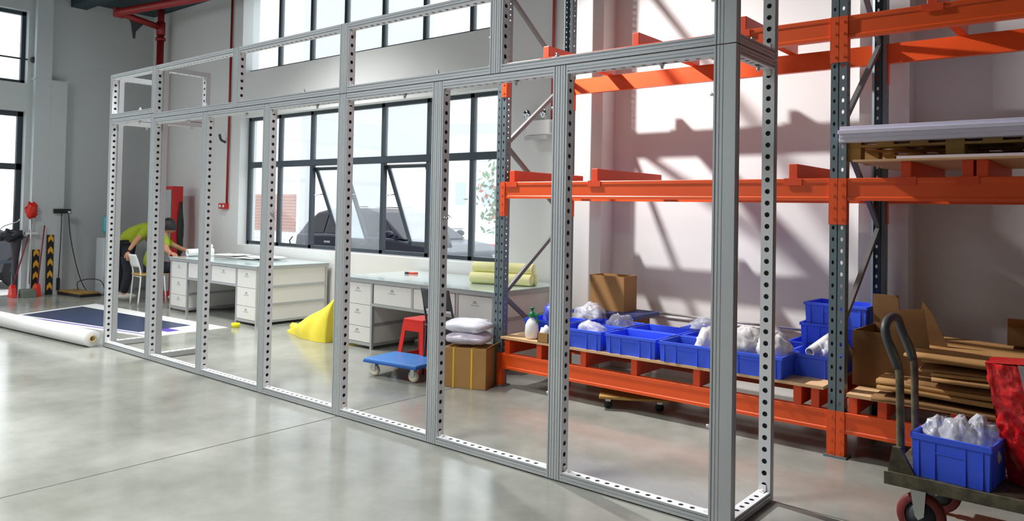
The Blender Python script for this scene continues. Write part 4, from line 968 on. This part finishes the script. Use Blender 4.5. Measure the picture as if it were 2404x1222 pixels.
MB().tube(bez([(0, -.3, .95), (.0, -.2, 1.12), (0, 0, 1.2), (0, .05, 1.25)], 6), .008).build('handle_wire', ZINC, um)

# emergency light and conduit on the white wall
em = thing('emergency_light', 'twin lamp emergency light on the white wall right of the window', 'light', (-5.22, YI, 2.33))
MB().box(.02, .33, -.09, -.0, .04, .2).build('housing', WHITE, em, bevel=.006); MB().box(-.0, .3, -.1, -.06, -.01, .035).build('base_strip', mat('grey_plastic_light', (196, 196, 194), .5), em)
MB().box(.28, .4, -.06, 0, .06, .2).build('junction_box', mat('grey_plastic_light', (196, 196, 194), .5), em)
for x in (.03, .25):
    MB().lathe([(0, -.0), (.035, -.02), (.05, -.05), (.048, -.055), (0, -.04)], (x, -.05, .27), 18, axis='y').build('lamp_head', CHROME, em); MB().tube([(x, -.05, .2), (x, -.05, .25)], .012).build('lamp_neck', WHITE, em)
tag(MB().tube([(-4.9, YI - .025, 2.42), (-4.9, YI - .025, 4.99)], .016).build('wall_conduit', mat('red_conduit', (176, 66, 62), .5)), 'thin red conduit on the white wall above the emergency light', 'pipe')

# ------------------------------------------------------------------ outside
GZ = -.15
struct('trim_8', MB().box(-60, 20, YI + .31, 60, GZ - .1, GZ), PAVE); struct('trim_9', MB().box(-60, XE - .26, -30, YI + .31, GZ - .1, GZ), PAVE)
TILE = tile_mat('white_facade_tile', (236, 234, 232), (206, 204, 204), 1.0, .28, .28, .012)
bd = thing('tiled_building', 'white tiled building outside with a brown louvred panel', 'building', (-20, 15, GZ))
MB().box(-14, -1.4, 0, 6, 0, 12).build('facade', TILE, bd)
lv = MB()
for k in range(12): lv.box(-4.1, -1.6, -.05, -.01, .85 + k * .104, .85 + k * .104 + .085)
lv.build('louvre', mat('brown_louvre', (190, 132, 112), .7), bd); 
b2 = thing('far_building', 'pale hazy building far outside the middle panes', 'building', (-36, 40, GZ))
MB().box(-12, 4, 0, 8, 0, 7).build('facade', mat('pale_facade', (222, 226, 232), .8), b2); MB().prism([(-12, 7), (-10, 8.2), (4, 7.6), (4, 7)], 'y', 0, 8).build('roof', mat('pale_roof', (200, 208, 218), .8), b2)
for k in range(5): MB().box(-10 + k * 2.6, -9 + k * 2.6, -.02, .0, 2, 3.6).build('window', mat('pale_window', (188, 196, 206), .4), b2)
def car(name, label, loc, rz, body, L=4.6, H=1.68, Wd=1.8):
    root = thing(name, label, 'car', loc, rz); s = L / 4.6; h = H / 1.68
    low = [(-2.3, .4), (-2.28, .7), (-2.2, 1.12), (-1.0, 1.15), (.75, 1.13), (1.0, 1.1), (1.75, 1.02), (2.15, .9), (2.28, .68), (2.28, .38), (1.9, .3), (-2.0, .3)]
    MB().prism([(x * s, z * h) for x, z in low], 'y', -Wd / 2, Wd / 2).build('body', body, root, bevel=.06, seg=3)
    cab = [(-2.18, 1.1), (-1.98, 1.38), (-1.7, 1.58), (-1.2, 1.68), (-.2, 1.68), (.25, 1.6), (1.15, 1.1)]
    g = MB(); n = len(cab); top = Wd / 2 - .16
    f_ = lambda z: Wd / 2 - .03 - max(0, (z - 1.1)) / .58 * .2
    g.add([(x * s, -f_(z), z * h) for x, z in cab] + [(x * s, f_(z), z * h) for x, z in cab], [(i, (i + 1) % n, n + (i + 1) % n, n + i) for i in range(n)] + [tuple(range(n)), tuple(range(2 * n - 1, n - 1, -1))]); g.build('cabin', body, root, bevel=.04)
    for a, b in (((-1.95, 1.16), (-1.3, 1.54)), ((-1.22, 1.16), (-.3, 1.58)), ((-.22, 1.16), (.85, 1.56))):
        for sy in (-1, 1):
            w_ = MB()
            xa, za = a; xb, zb = b
            pts = [(xa, za), (xb, za), (xb - (.45 if xb > .5 else 0), zb), (xa + (.28 if xa < -1.5 else 0), zb)]
            w_.add([(x * s, sy * (f_(z) + .012), z * h) for x, z in pts], [(0, 1, 2, 3)])
            w_.build('side_window', CARGLASS, root)
    for sx in (-1.42, 1.42):
        for sy in (-1, 1):
            t = MB(); t.lathe([(.2, -.1), (.33, -.1), (.35, -.07), (.35, .07), (.33, .1), (.2, .1)], (sx * s, sy * (Wd / 2 - .09), .35), 26, axis='y'); to = t.build('tyre', BLACK, root)
            MB().lathe([(0, -.105), (.05, -.105), (.2, -.08), (.2, .08), (.05, .105), (0, .105)], (sx * s, sy * (Wd / 2 - .09), .35), 20, axis='y').build('wheel_rim', CHROME, to)
    t = MB(); t.box(-2.0 * s, 2.0 * s, -Wd / 2 - .012, -Wd / 2 + .01, .5 * h, .56 * h); t.build('side_trim', mat('car_trim', (70, 76, 92), .3, .5), root)
    t = MB(); t.box(-1.2 * s, -1.0 * s, -Wd / 2 - .02, -Wd / 2, .96 * h, 1.0 * h); t.build('door_handle', CHROME, root); t = MB(); t.box(-.1 * s, .1 * s, -Wd / 2 - .02, -Wd / 2, .96 * h, 1.0 * h); t.build('door_handle', CHROME, root)
    for sy in (-1, 1): MB().blob((.85 * s, sy * (Wd / 2 + .08), 1.2 * h), (.08, .1, .07), 0, .05, 1, 14).build('mirror', body, root)
    for sy in (-1, 1): MB().tube([(-1.4 * s, sy * .62, 1.71 * h), (-.2 * s, sy * .62, 1.72 * h)], .02).build('roof_rail', CHROME, root)
    t = MB(); t.box(2.2 * s, 2.29 * s, -.75, -.45, .7 * h, .84 * h); t.build('headlight', WHITE, root); t = MB(); t.box(2.2 * s, 2.29 * s, .45, .75, .7 * h, .84 * h); t.build('headlight', WHITE, root)
    return root
car('parked_suv', 'dark navy car parked outside the middle window panes', (-11.75, 10.6, GZ), 0, CARBODY)
car('white_car', 'white car parked outside behind the red blossom tree window pane', (-17.3, 16.6, GZ), 0, CARWHITE)
car('white_car', 'white car seen far off through the end wall glass door', (-26, 6.4, GZ), PI / 2, CARWHITE)
car('dark_car', 'dark car seen through the glass door behind the brooms', (-17.6, 4.0, GZ), PI / 2, mat('grey_car_paint', (70, 72, 78), .25, .3, coat=.8))
tr = thing('blossom_tree', 'pale green tree with red blossom outside the right window pane', 'tree', (-16.6, 20.2, GZ))
MB().tube([(0, 0, 0), (.05, 0, 1.2), (0, .1, 2.4)], [.1, .08, .05]).build('trunk', TRUNK, tr)
random.seed(3)
def leaves(n, c, r, s_, mm, name):
    mb = MB()
    for k in range(n):
        p = Vector(c) + Vector((random.gauss(0, r[0]), random.gauss(0, r[1]), random.gauss(0, r[2]))); R = Matrix.Rotation(random.uniform(0, 6.28), 3, Vector((random.gauss(0, 1), random.gauss(0, 1), random.gauss(0, 1))).normalized())
        q = s_ * random.uniform(.6, 1.3); mb.add([p + R @ Vector(v) * q for v in ((-1, 0, 0), (0, -.45, .1), (1, 0, 0), (0, .45, .1))], [(0, 1, 2, 3)])
    return mb.build(name, mm, tr, fixn=False)
leaves(900, (0, 0, 2.1), (.5, .5, .65), .13, LEAF, 'foliage'); leaves(90, (-.1, -.3, 1.8), (.5, .5, .6), .1, FLOWER, 'blossom')
ba = thing('red_barrier', 'small red barrier standing outside below the tree', 'barrier', (-12.35, 14.2, GZ))
b_ = MB(); b_.box(-.35, .35, -.03, .03, .25, .85); b_.build('panel', mat('red_barrier_paint', (226, 90, 96), .5), ba); b_ = MB(); b_.box(-.3, -.25, -.15, .15, 0, .25); b_.box(.25, .3, -.15, .15, 0, .25); b_.build('feet', DKGREY, ba)
bw = thing('opposite_building', 'pale building outside the end wall door', 'building', (-36, -20, GZ)); MB().box(-6, 0, 0, 30, 0, 9).build('facade', mat('pale_facade_warm', (226, 226, 228), .8), bw)
for k in range(6): MB().box(0, .03, 3 + k * 4, 5 + k * 4, 2, 5).build('window', mat('pale_window', (188, 196, 206), .4), bw)
